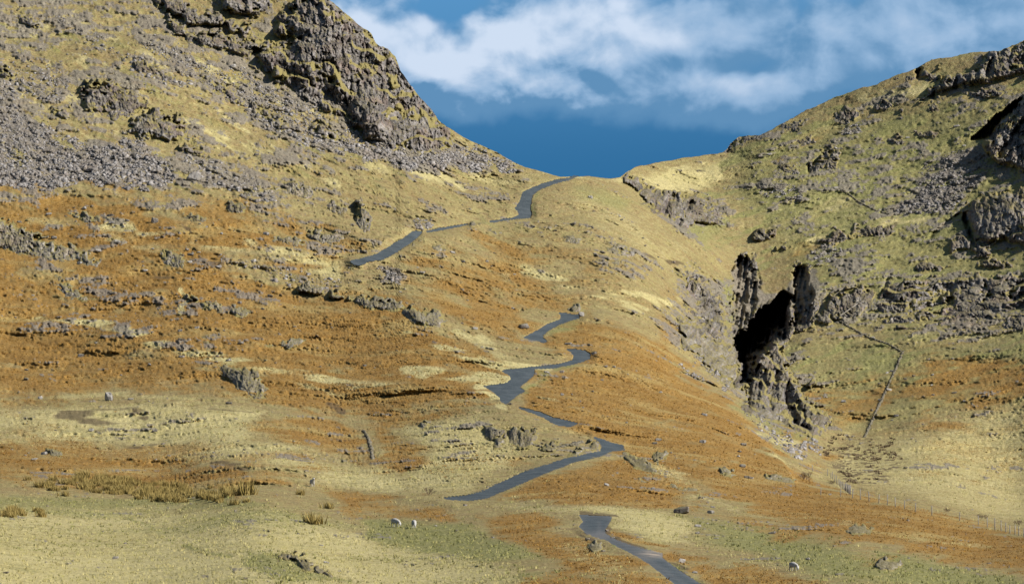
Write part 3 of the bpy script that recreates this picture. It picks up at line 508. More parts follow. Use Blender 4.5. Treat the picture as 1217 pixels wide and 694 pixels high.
# ------------------------------------------------------------------ crags
def crag(name, label, poly, cat='crag', lift=1.2, cell=(9, 13), ang=-12, tilt=1.1, steep=.25, rag=1.05, bias=.02, edge=7, step=.8, mat=None, group=None, big=0., ledge=.45, ledge_ang=8, rough=.7, fin=1., terr=0., tper=26, tang=20, twarp=.55, seed=[0]):
    seed[0] += 1; sd = seed[0]; p = np.asarray(poly, float)
    us = np.arange(p[:, 0].min() - 5, p[:, 0].max() + 5, step); vs = np.arange(p[:, 1].min() - 5, p[:, 1].max() + 5, step)
    uu, vv = np.meshgrid(us, vs); a, b = uu.ravel(), vv.ravel(); top = vsky(a); keepv = b > top - .6; b = np.maximum(b, top - .3)
    n1 = fbm(uvp(a, b, 15., sd), 3, 5); n2 = fbm(uvp(a, b * 1.3, 5., sd + 9), 2, 8)
    s_ = sdf(a + n1 * 3, b + n2 * 2.2, poly)
    m_ = np.clip(s_ / edge, -1, 1); L = np.clip(m_ + rag * (n1 * .75 + n2 * .45) - bias, -.7, 1)
    cosg = bil(COSG, a, b); mpp = bil(DF, a, b) / F
    ca, sa = math.cos(math.radians(ang)), math.sin(math.radians(ang)); x = a * ca + b * sa; y = -a * sa + b * ca
    x = x + n1 * 3; y = y + n2 * 2
    f1, c1 = facets(x / cell[0] + sd, y / cell[1], sd, tilt); t1 = facets.tone; f2, c2 = facets(x / cell[0] * 2.3, y / cell[1] * 2.0 + sd, sd + 7, tilt); t2 = facets.tone; f3, c3 = facets(x / cell[0] * 5 + sd, y / cell[1] * 4.2, sd + 11, tilt); t3 = facets.tone; tone = .5 + .22 * t1 + .26 * t2 + .2 * t3
    rib = 1 - 2 * np.abs(vnoise(np.stack([x / (cell[0] * 1.5) + n1, y / (cell[0] * 4.5) + n1 * .5, 0 * x + sd], -1), 4))
    rib2 = 1 - 2 * np.abs(vnoise(np.stack([x / (cell[0] * .55) + n2, y / (cell[0] * 1.6), 0 * x + sd], -1), 6))
    crk = np.clip(.35 + vnoise(uvp(a, b, 6., sd), 17) * 1.6, 0, 1.6)
    grain = vnoise(uvp(a, b, 1.7, sd), 12)
    bg_ = fbm(uvp(a, b * .8, 42., sd), 2, 14)
    face = ((f1 * 1.0 + f2 * .6 * fin + f3 * .24 * fin - rib * .3 * fin + grain * .06 + crk * (1.0 * np.exp(-(c1 / .09) ** 2) + .5 * np.exp(-(c2 / .11) ** 2))) * cell[0]) * mpp * rough - big * bg_
    led = sstep(vnoise(uvp(a / 3, b + a * math.tan(math.radians(ledge_ang)), 5., sd), 21) + n2 * .6 + n1 * .6, .30, .5) * min(1, ledge)
    if terr:
        ph = (b - a * math.tan(math.radians(tang)) + n1 * tper * twarp + n2 * 1.5) / tper + fbm(uvp(a, b, 70., sd), 2, 91) * .6; saw = ph - np.floor(ph); amt = np.clip(.75 + .9 * vnoise(uvp(a, b, 34., sd), 93), .1, 1.3)
        face = face + terr * amt * np.where(saw < .74, saw / .74, (1 - saw) / .26)
        led = np.maximum(led, sstep(saw, .70, .80) * sstep(amt + n2 * .3, .45, .85))
    L = np.clip(L + rib * .12 + f1 * .25 - .12 * led, -.7, 1)
    # stand the face up: depth held nearer to that of the foot of the crag
    bot = np.array([max([yy for xx, yy in zip(*_cross(p, c_))] or [np.nan]) for c_ in us]); ok = ~np.isnan(bot)
    vb = np.interp(a, us[ok], bot[ok]) if ok.any() else b
    dsm = bil(RG, a, b); dfoot = bil(RG, a, np.maximum(vb, b)); sf = sstep(L, -.1, .6)
    d = bil(DF, a, b) * (1 - sf) + dsm * sf + steep * (dfoot - dsm) * sf - lift * L / np.maximum(cosg, .35) * .6 + face * sf
    pt = P(a, b, d); id_ = np.arange(len(a)).reshape(uu.shape)
    q_ = np.stack([id_[:-1, :-1], id_[1:, :-1], id_[1:, 1:], id_[:-1, 1:]], -1).reshape(-1, 4)
    rdv = np.full(len(a), -30.0)
    for r in ROADS.values(): rdv = np.maximum(rdv, on_box(sdf, r, a, b, 10, -30.))
    grs = np.clip(np.maximum(led, sstep(L + n2 * .5, .62, .05)), 0, 1); stain = sstep(n1 * .8 + fbm(uvp(a, b, 9., sd), 2, 71) * .6, .15, .6)
    q_ = q_[(L[q_] > -.3).any(1) & keepv[q_].any(1) & (rdv[q_] < -.3).all(1)]
    if len(q_) < 4: print('EMPTY', label); return
    uid, inv = np.unique(q_, return_inverse=True)
    return tag(mesh_obj(name, pt[uid], inv.reshape(-1, 4), mat or M_ROCK, attrs={'cover': np.stack([grs, stain, tone, 0 * a], -1)[uid]}), label, cat, group)
def _cross(p, x):
    xs, ys = [], []
    for k in range(len(p)):
        (x0, y0), (x1, y1) = p[k], p[(k + 1) % len(p)]
        if (x0 <= x) != (x1 <= x): xs.append(x); ys.append(y0 + (x - x0) / (x1 - x0) * (y1 - y0))
    return xs, ys
C = crag
C('crag', 'tall purple grey cliff forming the right shoulder of the left fell under the skyline', [(389,-6),(410,10),(426,26),(443,36),(450,50),(463,55),(473,66),(480,84),(490,99),(503,117),(515,129),(524,143),(534,153),(536,166),(520,174),(500,182),(485,176),(461,172),(433,156),(409,144),(376,133),(355,120),(339,104),(318,88),(304,74),(297,60),(318,53),(341,54),(360,46),(330,38),(337,25),(351,14),(372,-8)], lift=2.2, cell=(7, 14), ang=-8, tilt=1.6, steep=.2, rag=.8, bias=-.35, edge=14, big=6, ledge=.35, ledge_ang=22, rough=.95, fin=.85, terr=3.2, tper=27, tang=24, mat=M_CRAG)
TG = dict(cat='rock outcrop')
C('crag', 'grey crag cut by the top edge of the photo left of the great cliff', [(262,-20),(334,-20),(322,8),(309,20),(290,16),(270,18)], lift=2, cell=(9, 14), steep=.35, mat=M_CRAG)
C('crag', 'long broken rib of rock slanting down from the top left edge', [(182,-8),(208,-6),(240,16),(266,20),(262,34),(225,31),(198,14)], lift=1.6, cell=(7, 10), mat=M_CRAG)
C('rock_band', 'grey rock band slanting across grass just left of the great cliff', [(228,44),(262,36),(302,58),(298,68),(262,62),(236,52)], lift=1.5, cell=(7, 9), mat=M_CRAG, **TG)
C('rock_outcrop', 'patchy outcrop in the grass between two rock bands near the top', [(262,22),(302,30),(300,46),(268,42)], lift=1.2, cell=(6, 8), rag=1, bias=.1, mat=M_CRAG, **TG)
C('crag', 'pinkish grey blocky crag above the grey scree on the far left', [(95,126),(98,109),(108,99),(135,100),(157,115),(172,126),(152,134),(137,139),(110,134)], lift=.8, cell=(5, 10), bias=-.15, rag=.9, steep=.3, edge=11, big=1.5, ledge=.6, mat=M_CRAG)
C('crag', 'darker crag just below and right of the pinkish blocky crag', [(150,158),(170,137),(196,133),(215,142),(226,160),(236,175),(220,169),(196,171),(171,164)], lift=.8, cell=(5, 10), bias=-.15, rag=.9, steep=.3, edge=11, big=1.5, ledge=.6, mat=M_CRAG)
for lb, e, cl in [('low ledge of rock left of the pinkish blocky crag', ell(38,107,13,6,25), (6,8)), ('dark notched rock at the left edge above the scree', ell(8,90,12,7,25), (6,8)), ('slim rib of rock slanting through grass above the blocky crag', ell(182,86,34,5,22), (6,8)), ('small rock step low on the slope beneath the darker crag', ell(229,179,12,4,20), (5,7)),
    ('rock step in the grass near the top left corner', ell(30,25,22,6,30), (6,8)), ('jagged rock line above the yellow grass streak', ell(215,35,22,7,35), (6,8)), ('stone rib along the left side of the yellow grass streak', ell(262,105,30,6,30), (6,8)), ('grey rib in grass below the yellow grass streak', ell(320,140,26,6,30), (6,8)),
    ('purple outcrop at the left foot of the great cliff', ell(392,160,24,9,25), (7,8)), ('short grey step at the bottom of the left scree', ell(70,135,12,6,20), (5,7))]:
    C('rock_outcrop', lb, e, lift=.6, cell=cl, rag=1.1, mat=M_CRAG, **TG)
C('crag', 'long dark jagged outcrop at the left edge above the orange bracken', [(-10,256),(21,271),(45,282),(87,292),(122,310),(116,326),(101,328),(90,313),(66,322),(28,304),(16,301),(-10,292)], lift=.6, cell=(6, 9), steep=.3, rag=1.0, ledge=.5)
C('rock_outcrop', 'slim dark outcrop below the long jagged one on the left', [(50,329),(75,336),(95,346),(105,357),(98,362),(80,354),(56,341)], lift=.6, cell=(6, 8), steep=.3, **TG)
C('rock_outcrop', 'dark blocky outcrop beside a patch of bare peat on the left slope', [(187,299),(209,297),(228,313),(217,322),(195,319)], lift=.6, cell=(6, 9), steep=.3, rag=.8, **TG)
C('rock_outcrop', 'long low outcrop running above the orange bracken left of centre', [(222,354),(250,359),(280,366),(296,372),(280,376),(250,368)], lift=1, cell=(5, 6), **TG)
C('rock_outcrop', 'thin line of rock beside the pale grass path on the left', [(188,402),(205,400),(230,406),(255,412),(250,417),(215,412)], lift=1, cell=(5, 6), **TG)
C('rock_outcrop', 'dark wedge of rock standing out of bracken below the pale path', [(250,432),(272,436),(303,444),(320,464),(312,474),(290,471),(270,451)], lift=.6, cell=(5, 9), steep=.3, rag=.95, bias=-.1, rough=1.1, tilt=1.5, **TG)
C('rock_outcrop', 'rounded grass topped outcrop standing alone left of the upper hairpin', [(478,374),(488,366),(500,369),(514,365),(526,374),(531,388),(515,390),(496,389)], lift=.8, cell=(5, 8), steep=.35, rag=.8, **TG)
C('rock_outcrop', 'left of two ribbed outcrops on the knoll above the lower road bend', [(569,506),(585,505),(597,513),(601,527),(592,530),(583,523)], lift=.5, cell=(4, 9), ang=15, steep=.3, rag=1.0, rough=1.3, tilt=1.7, bias=-.1, **TG)
C('rock_outcrop', 'right and paler of two ribbed outcrops on the knoll above the lower road bend', [(602,510),(620,510),(632,513),(640,522),(631,530),(619,530),(608,520)], lift=.5, cell=(4, 9), ang=15, steep=.3, rag=1.0, rough=1.3, tilt=1.7, bias=-.15, **TG)
SM = [('upright grey outcrop left of where the middle road starts', ell(430,262,11,24,-15), (6,9), 1.5), ('dark outcrop high on the slope left of the middle road', ell(402,249,13,8,20), (6,8), 1.3), ('broad grey outcrop at the foot of the rocky spur', ell(390,282,22,9,0), (6,8), 1.4), ('row of dark rocks at the left end of the rocky spur', ell(346,289,26,6,5), (6,7), 1.3),
    ('slanting grey rock patch below the mid slope scree', ell(352,226,22,8,25), (6,8), 1.3), ('pale rocks in a line under the mid slope scree', ell(312,230,24,6,-5), (6,6), 1.2), ('small rock knot in the bracken above the pale grass band', ell(281,248,11,6,10), (5,6), 1.2), ('dark tuft of rock low on the slope under the spur', ell(370,344,15,6,5), (5,6), 1.2),
    ('long grey outcrop in bracken left of the rounded grass topped one', ell(452,361,30,6,8), (6,6), 1.2), ('small dark ledge in bracken under the pale slope', ell(406,353,13,4,15), (5,5), 1.), ('flat rocks beside the pale grass band on the left', ell(234,262,13,5,10), (5,6), 1.1), ('rocks strung across the slope above the long jagged outcrop', ell(102,260,19,5,10), (5,6), 1.2),
    ('low rocks in a line along the bracken left of centre', ell(347,407,17,4.5,-10), (5,5), 1.), ('tiny ledge of rock left of the bracken rock line', ell(316,410,8,3,0), (4,4), .9), ('dark rounded rock below the middle road', ell(522,299,12,7,10), (5,7), 1.4), ('cluster of grey rocks just below the bend of the middle road', ell(496,293,9,5,0), (5,6), 1.1),
    ('brown rocks at the left end of the thin road stretch', ell(563,270,7,5,30), (4,5), 1.1), ('small grey rock under the thin road stretch', ell(590,278,7,3.5,0), (4,5), 1.), ('low rocks in the grass on the pass slope', ell(680,287,12,4,15), (5,5), 1.), ('broken rocks in the grass right of the pass slope', ell(735,300,20,7,10), (5,6), 1.1),
    ('flat grey rock at the right end of the ribbed knoll', ell(651,532,10,3,0), (4,4), .9), ('stones bunched beside the lower road on its upper side', ell(684,537,9,4.5,-20), (4,4), .9), ('reddish stones on the inside of the lower road bend', ell(706,530,7,4.5,20), (4,4), .9), ('dark little rock on the left of the ribbed knoll', ell(504,504,6,4,0), (4,5), 1.),
    ('slanting dark outcrop right of the lower road bend', [(745,540),(765,544),(784,560),(776,563),(757,551)], (5,6), 1.2), ('pale outcrop below the slanting dark one right of the lower bend', ell(762,574,11,5,20), (5,5), 1.1), ('small grey outcrop in bracken far right of the lower bend', ell(784,541,9,3.5,10), (4,4), .9),
    ('long grey rock with a pale end lying in bracken right of centre', ell(810,582,20,5,8), (6,7), 1.5), ('grey rock patch in bracken high on the right slope', ell(865,562,10,4,10), (4,4), .9), ('thin grey rock line in bracken near the valley edge', ell(926,569,18,4,10), (5,4), .9), ('grey stone heap in grass at the lower right', ell(1022,629,13,4,5), (4,4), 1.),
    ('low dark outcrop in the grass at the bottom right', ell(1052,671,20,6.5,0), (5,7), 1.2), ('rock face showing under the green hummock at the bottom left', [(334,659),(352,659),(372,672),(396,680),(394,685),(368,680),(346,667)], (5,6), 1.1), ('grey stones beside the near road on its left', ell(708,648,8,5,20), (4,4), .8),
    ('grey rocks at the end of the upper hairpin', ell(684,368,10,3,5), (4,4), .9), ('pale stones on the dark eroded bank at the left', ell(168,507,11,3.5,10), (4,4), .8), ('low rocks in bracken near the left edge', ell(66,540,9,3,5), (4,4), .8), ('rock shelf on the right bank below the pass', ell(728,318,18,8,15), (5,6), 1.1)]
for lb, e, cl, lf in SM: C('rock_outcrop', lb, e, lift=lf * .45, cell=cl, steep=.32, rag=1.05, bias=-.16, edge=4.5, rough=.85, **TG)
# right fell
C('crag', 'long ribbed crag running up to the skyline at the right edge', [(1083,121),(1104,106),(1129,89),(1156,85),(1178,63),(1201,55),(1217,50),(1240,42),(1240,93),(1217,92),(1195,95),(1171,97),(1141,104),(1117,112),(1095,124)], lift=2.4, cell=(7, 14), ang=-20, tilt=1.4, rag=.8, bias=-.1, ledge=.5, big=2, terr=2.5, tper=15, tang=-24, mat=M_CRAG)
C('crag', 'big dark crag jutting from the right edge with a deep shadow on its left', [(1172,170),(1180,160),(1190,146),(1203,128),(1217,114),(1262,100),(1262,216),(1217,206),(1193,194),(1178,188)], lift=3, cell=(9, 15), ang=25, tilt=1.4, steep=.1, rag=.5, bias=-.3, big=4, ledge=.6, rough=1.1, mat=M_CRAG)
C('crag', 'steep grey buttress at the right edge below the scree', [(1142,253),(1160,239),(1185,232),(1217,227),(1262,224),(1262,292),(1217,293),(1195,286),(1174,289),(1159,284),(1153,270)], lift=3, cell=(8, 17), ang=8, tilt=1.3, rag=.6, bias=-.2, big=2.5, ledge=.5, fin=.7, terr=3, tper=22, tang=-12, mat=M_CRAG)
C('crag', 'wide stepped slabs split by grassy ledges at the right side', [(1040,353),(1071,331),(1119,327),(1217,326),(1260,326),(1260,396),(1140,393),(1126,390),(1088,396),(1046,389)], lift=.9, cell=(13, 7), ang=-5, tilt=1.0, rag=1.0, bias=.05, ledge=.3, ledge_ang=-6, steep=.1, rough=.55, fin=.3, terr=5, tper=15, tang=-5, twarp=.3, mat=M_CRAG)
RT = [('dark crag with a sharp edge on the right skyline', [(1087,82),(1097,78),(1107,84),(1113,96),(1100,99),(1091,92)], (6,9), 1.6), ('low broken crag along the right skyline', [(1054,101),(1085,89),(1092,98),(1060,104)], (6,8), 1.3), ('crag nose on the skyline where the right fell begins', [(859,185),(867,171),(878,162),(906,160),(896,168),(884,174),(870,181)], (7,9), 1.6),
    ('upper outcrop below the right skyline near the left end', ell(948,151,16,7,-20), (6,8), 1.3), ('dark rocks just under the right skyline', ell(1004,138,18,8,-10), (6,8), 1.4), ('grey rib under the straw patch on the right fell', ell(1050,126,15,5,-20), (6,6), 1.2), ('small grey crag under the long ribbed crag', ell(1070,139,10,6,-20), (5,6), 1.2), ('pale rock step under the long ribbed crag', ell(1102,130,15,5,-10), (5,6), 1.2),
    ('rock line under the right end of the long ribbed crag', ell(1174,112,22,5,-3), (6,6), 1.2), ('rounded grey crag amid green turf on the right fell', ell(1067,169,11,6,0), (6,8), 1.6), ('flat grey rocks in turf high on the right fell', ell(1106,160,14,5,-10), (6,6), 1.2), ('broken rock beside the rounded grey crag', ell(1040,167,11,5,10), (5,6), 1.2),
    ('reddish crag on the middle of the right fell', ell(985,184,15,8,-5), (6,8), 1.5), ('small dark rocks left of the reddish crag', ell(958,168,10,6,-10), (5,7), 1.3), ('dark square cut crag on the middle of the right fell', [(958,193),(975,189),(996,191),(997,209),(980,206),(960,212)], (6,9), 1.8), ('thin dark rock line high on the left part of the right fell', ell(926,172,12,4,-15), (5,5), 1.1), ('stepped rocks above the gully on the right fell', ell(946,204,16,6,10), (6,7), 1.2),
    ('left of three dark ribs above the upper gully', [(785,257),(794,234),(806,227),(810,240),(798,258)], (6,10), 1.5), ('middle of three dark ribs above the upper gully', [(808,254),(822,234),(830,236),(824,254)], (6,10), 1.5), ('right and widest of three dark ribs above the upper gully', [(828,258),(836,240),(862,238),(868,256),(850,266),(838,264)], (6,10), 1.5), ('small dark crag at the head of the gully by the pass', ell(766,225,7,8,30), (5,7), 1.3), ('bristly grey outcrop low on the right fell above the ravine', ell(908,281,16,6,-15), (6,7), 1.4), ('brown rock line above the ravine', ell(930,294,13,4,-10), (5,5), 1.),
    ('ragged dark ledge leading right from above the ravine', [(978,286),(1012,270),(1030,269),(1065,267),(1062,278),(1022,284),(985,295)], (6,7), 1.4), ('grey slabby rocks left of the pale rail', [(963,380),(990,354),(1025,340),(1040,350),(1022,376),(985,387)], (7,7), 1.1), ('reddish slab left of the steep buttress', [(1128,282),(1145,276),(1156,286),(1152,300),(1132,298)], (7,10), 1.6), ('dark block at the foot of the steep buttress', [(1153,288),(1166,286),(1178,303),(1164,306)], (6,9), 2.), ('rock ledge above the stepped slabs', ell(1105,318,18,5,0), (6,5), 1.2), ('grassy rock ledge at the right edge above the stepped slabs', ell(1182,314,22,5,0), (6,5), 1.2), ('dark rocks along the lower edge of the stepped slabs', ell(1155,384,16,6,0), (6,7), 1.3), ('grey rocks at the right edge below the stepped slabs', ell(1205,386,20,8,0), (6,7), 1.3),
    ('small dark rocks in turf near the ragged ledge', ell(1020,313,14,4,-30), (5,5), 1.2)]
for lb, e, cl, lf in RT:
  if 'ribs above' in lb or 'head of the gully' in lb: continue
  elif 0: C('rock_outcrop', lb, e, lift=.25, cell=cl, ang=15, steep=0, rag=1.2, edge=6, tilt=1.8, rough=1.1, mat=M_CRAG, **TG)
  else: C('rock_outcrop', lb, e, lift=lf * .4, cell=cl, ang=-15, steep=.2, rag=1.15, edge=5.5, tilt=1.4, rough=.8, mat=M_CRAG, **TG)
# ravine
C('crag', 'pale left wall of the ravine', [(806,326),(827,310),(842,320),(842,342),(858,358),(866,400),(845,404),(828,378),(814,356),(806,340)], lift=.8, cell=(6, 11), ang=25, rag=1.1, bias=-.1, steep=.05, big=2, edge=9, rough=1.5, tilt=1.8, terr=2.5, tper=15, tang=30, mat=M_CRAG)
C('crag', 'dark rocky rim dropping away just right of the saddle', [(742,207),(756,212),(776,222),(800,227),(830,235),(864,240),(870,254),(850,268),(830,263),(812,276),(798,270),(782,254),(764,236),(746,221)], lift=.5, cell=(6, 11), ang=20, steep=.05, rag=1.2, bias=.05, rough=.8, tilt=1.6, edge=8, mat=M_CRAG)
C('crag', 'stony lower part of the left side of the ravine', [(802,372),(828,384),(850,402),(868,410),(876,428),(880,452),(866,456),(840,436),(815,415)], lift=.5, cell=(6, 8), ang=30, steep=.05, rag=1.25, bias=.12, rough=.7, edge=9, mat=M_ROCK)
C('crag', 'upper black wall of the ravine in deep shade', [(867,398),(871,371),(869,328),(875,304),(889,302),(900,320),(907,342),(898,374),(884,392)], lift=.6, cell=(5, 10), ang=24, steep=0, rag=.8, bias=-.3, rough=1.35, tilt=2.0, mat=M_CRAG)
C('crag', 'great shadowed main wall of the ravine', [(872,402),(893,374),(930,344),(944,352),(942,392),(928,410),(906,428),(896,456),(875,460),(881,436),(874,421)], lift=1, cell=(8, 15), ang=30, big=2, rough=1.4, steep=0, rag=.3, bias=-.5, mat=M_CRAG)
C('crag', 'notched dark crag on the right rim of the ravine', [(940,352),(943,316),(965,313),(969,342),(974,362),(966,388),(945,392)], lift=.6, cell=(5, 9), ang=22, steep=0, rag=.8, bias=-.2, rough=1.35, tilt=2.0, mat=M_CRAG)
C('crag', 'broken sunlit buttress below the shadowed ravine wall', [(900,428),(924,409),(934,432),(942,457),(970,486),(984,500),(968,517),(938,503),(906,492),(887,488),(885,466)], lift=2.6, cell=(8, 15), ang=28, steep=.1, tilt=1.7, rag=.75, bias=-.5, big=3, ledge=.4, rough=.95, edge=8, terr=2.5, tper=20, tang=40, mat=M_CRAG)

# ------------------------------------------------------------------ loose stones
def stone_arrays(pts, size, seed):
    r = np.random.default_rng(seed); n = len(pts)
    cube = np.array([(-1,-1,-1),(1,-1,-1),(1,1,-1),(-1,1,-1),(-1,-1,1),(1,-1,1),(1,1,1),(-1,1,1)], float) * .5
    fc_ = np.array([(0,3,2,1),(4,5,6,7),(0,1,5,4),(1,2,6,5),(2,3,7,6),(3,0,4,7)])
    vv = cube[None] * (1 + (r.random((n, 8, 3)) - .5) * .75); vv[:, 4:, :2] *= .72
    sc_ = np.stack([.7 + r.random(n) * .9, .5 + r.random(n) * .6, .35 + r.random(n) * .6], -1) * np.asarray(size)[:, None]
    vv *= sc_[:, None, :]; a = r.random(n) * 6.28; tl = (r.random(n) - .5) * .9
    x, y, z = vv[..., 0], vv[..., 1], vv[..., 2]; ct, stt = np.cos(tl)[:, None], np.sin(tl)[:, None]; x, z = x * ct - z * stt, x * stt + z * ct
    ca, sa = np.cos(a)[:, None], np.sin(a)[:, None]; vv = np.stack([x * ca - y * sa, x * sa + y * ca, z], -1) + pts[:, None, :]
    return vv.reshape(-1, 3), (fc_[None] + (np.arange(n) * 8)[:, None, None]).reshape(-1, 4)
def shade_of(n, seed):
    q_ = np.zeros((n, 8, 4)); q_[..., 2] = .5; q_[..., 1] = (np.random.default_rng(seed).random(n) ** 1.6)[:, None] * 1.2; return q_.reshape(-1, 4)
def rnd_in(poly, n, seed, ragged=11):
    r = np.random.default_rng(seed); p = np.asarray(poly, float); a = r.uniform(p[:, 0].min(), p[:, 0].max(), n); b = r.uniform(p[:, 1].min(), p[:, 1].max(), n)
    s_ = sdf(a, b, poly) + fbm(uvp(a, b, 16., seed), 2, 4) * ragged; m = (s_ > 0) & (b > vsky(a) + 1)
    rdv = np.full(n, -30.)
    for q_ in ROADS.values(): rdv = np.maximum(rdv, on_box(sdf, q_, a, b, 8, -30.))
    m &= rdv < -1.2; return a[m], b[m]
for k, (nm, poly, dens_) in enumerate(SCREE):
    p = np.asarray(poly); area = (p[:, 0].max() - p[:, 0].min()) * (p[:, 1].max() - p[:, 1].min())
    a, b = rnd_in(poly, int(area * .85 * dens_), 100 + k); r = np.random.default_rng(200 + k)
    gd = (b - p[:, 1].min()) / (p[:, 1].max() - p[:, 1].min()); sz = (.11 + .6 * r.random(len(a)) ** 7) * (.75 + .7 * gd ** 2); k_ = bil(scr.reshape(shp), a, b) > .30 * np.random.default_rng(5).random(len(a)); a, b, sz = a[k_], b[k_], sz[k_]; pt = ground(a, b)
    vv, ff = stone_arrays(pt, sz, 300 + k)
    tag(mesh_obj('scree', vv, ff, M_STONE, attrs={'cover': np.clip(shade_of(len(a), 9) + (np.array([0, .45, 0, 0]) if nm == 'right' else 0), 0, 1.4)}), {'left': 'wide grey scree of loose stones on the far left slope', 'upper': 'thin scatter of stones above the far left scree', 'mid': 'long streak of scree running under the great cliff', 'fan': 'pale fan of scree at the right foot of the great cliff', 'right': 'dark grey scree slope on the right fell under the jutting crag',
        'talus': 'pale talus spilling below the middle road', 'road': 'reddish grey scree above the middle road', 'bed': 'grey stones along the beck below the ravine', 'slab': 'grey stones at the left end of the ragged ledge', 'gully': 'stones strewn down the left wall of the ravine', 'beck': 'grey gravel streak beside the beck', 'hillr': 'small grey scree on the right fell', 'hillr2': 'pale line of stones under the right skyline', 'band': 'stones strewn along the pale grass band', 'top': 'stones strewn down the top left slope', 'low': 'stones strewn below the left scree'}[nm], 'scree', kind='stuff')
# small stones sown over the slopes
r = np.random.default_rng(41); a = r.uniform(-60, 1275, 22000); b = r.uniform(-60, 715, 22000); keep = b > vsky(a) + 1
rdv = np.full(len(a), -30.)
for q_ in ROADS.values(): rdv = np.maximum(rdv, on_box(sdf, q_, a, b, 8, -30.))
pr = .03 + 1.2 * bil(stn.reshape(shp), a, b) * (.4 + .9 * (fbm(uvp(a, b, 40.), 2, 77) > .1)); keep &= (r.random(len(a)) < pr) & (rdv < -1.5)
a, b = a[keep], b[keep]; vv, ff = stone_arrays(ground(a, b), .10 + .30 * r.random(len(a)) ** 4, 42)
tag(mesh_obj('loose_stones', vv, ff, M_ROCK, attrs={'cover': shade_of(len(a), 8)}), 'small grey stones strewn over the whole hillside', 'stones', kind='stuff')
# boulders
def boulder_mesh(seed, mat):
    r = np.random.default_rng(seed); bm = bmesh.new(); q_ = r.normal(size=(26, 3)); q_ /= np.linalg.norm(q_, axis=1)[:, None]; q_ = np.sign(q_) * np.abs(q_) ** .75
    q_ *= np.array([.62, .5, .42]) * (.8 + .3 * r.random((26, 1)))
    for x in q_: bm.verts.new(x)
    res = bmesh.ops.convex_hull(bm, input=bm.verts); bmesh.ops.delete(bm, geom=[g for g in res['geom_interior'] if isinstance(g, bmesh.types.BMVert)], context='VERTS')
    bmesh.ops.bevel(bm, geom=list(bm.edges), offset=.025, segments=1, affect='EDGES'); me = bpy.data.meshes.new('boulder'); bm.to_mesh(me); bm.free(); me.materials.append(mat); return me
BM = [boulder_mesh(500 + k, M_ROCK) for k in range(8)]; BP = [boulder_mesh(520 + k, M_PALE) for k in range(5)]
def boulder(px, py, wpx, label, pale=False, group=None, flat=1.0, hpx=None):
    pt = ground([px], [py])[0]; k = pt[1] / F; o = bpy.data.objects.new('boulder', random.choice(BP if pale else BM)); COL.objects.link(o)
    s_ = wpx * k / 1.15; sz = (hpx * k / .9 if hpx else s_ * random.uniform(.75, 1.0) * flat); o.scale = (s_, s_ * random.uniform(.7, 1), sz)
    o.rotation_euler = (random.uniform(-.15, .15), random.uniform(-.2, .2), random.choice([0, math.pi]) + random.uniform(-.4, .4)); o.location = (pt[0], pt[1], pt[2] + sz * .28); tag(o, label, 'boulder', group)
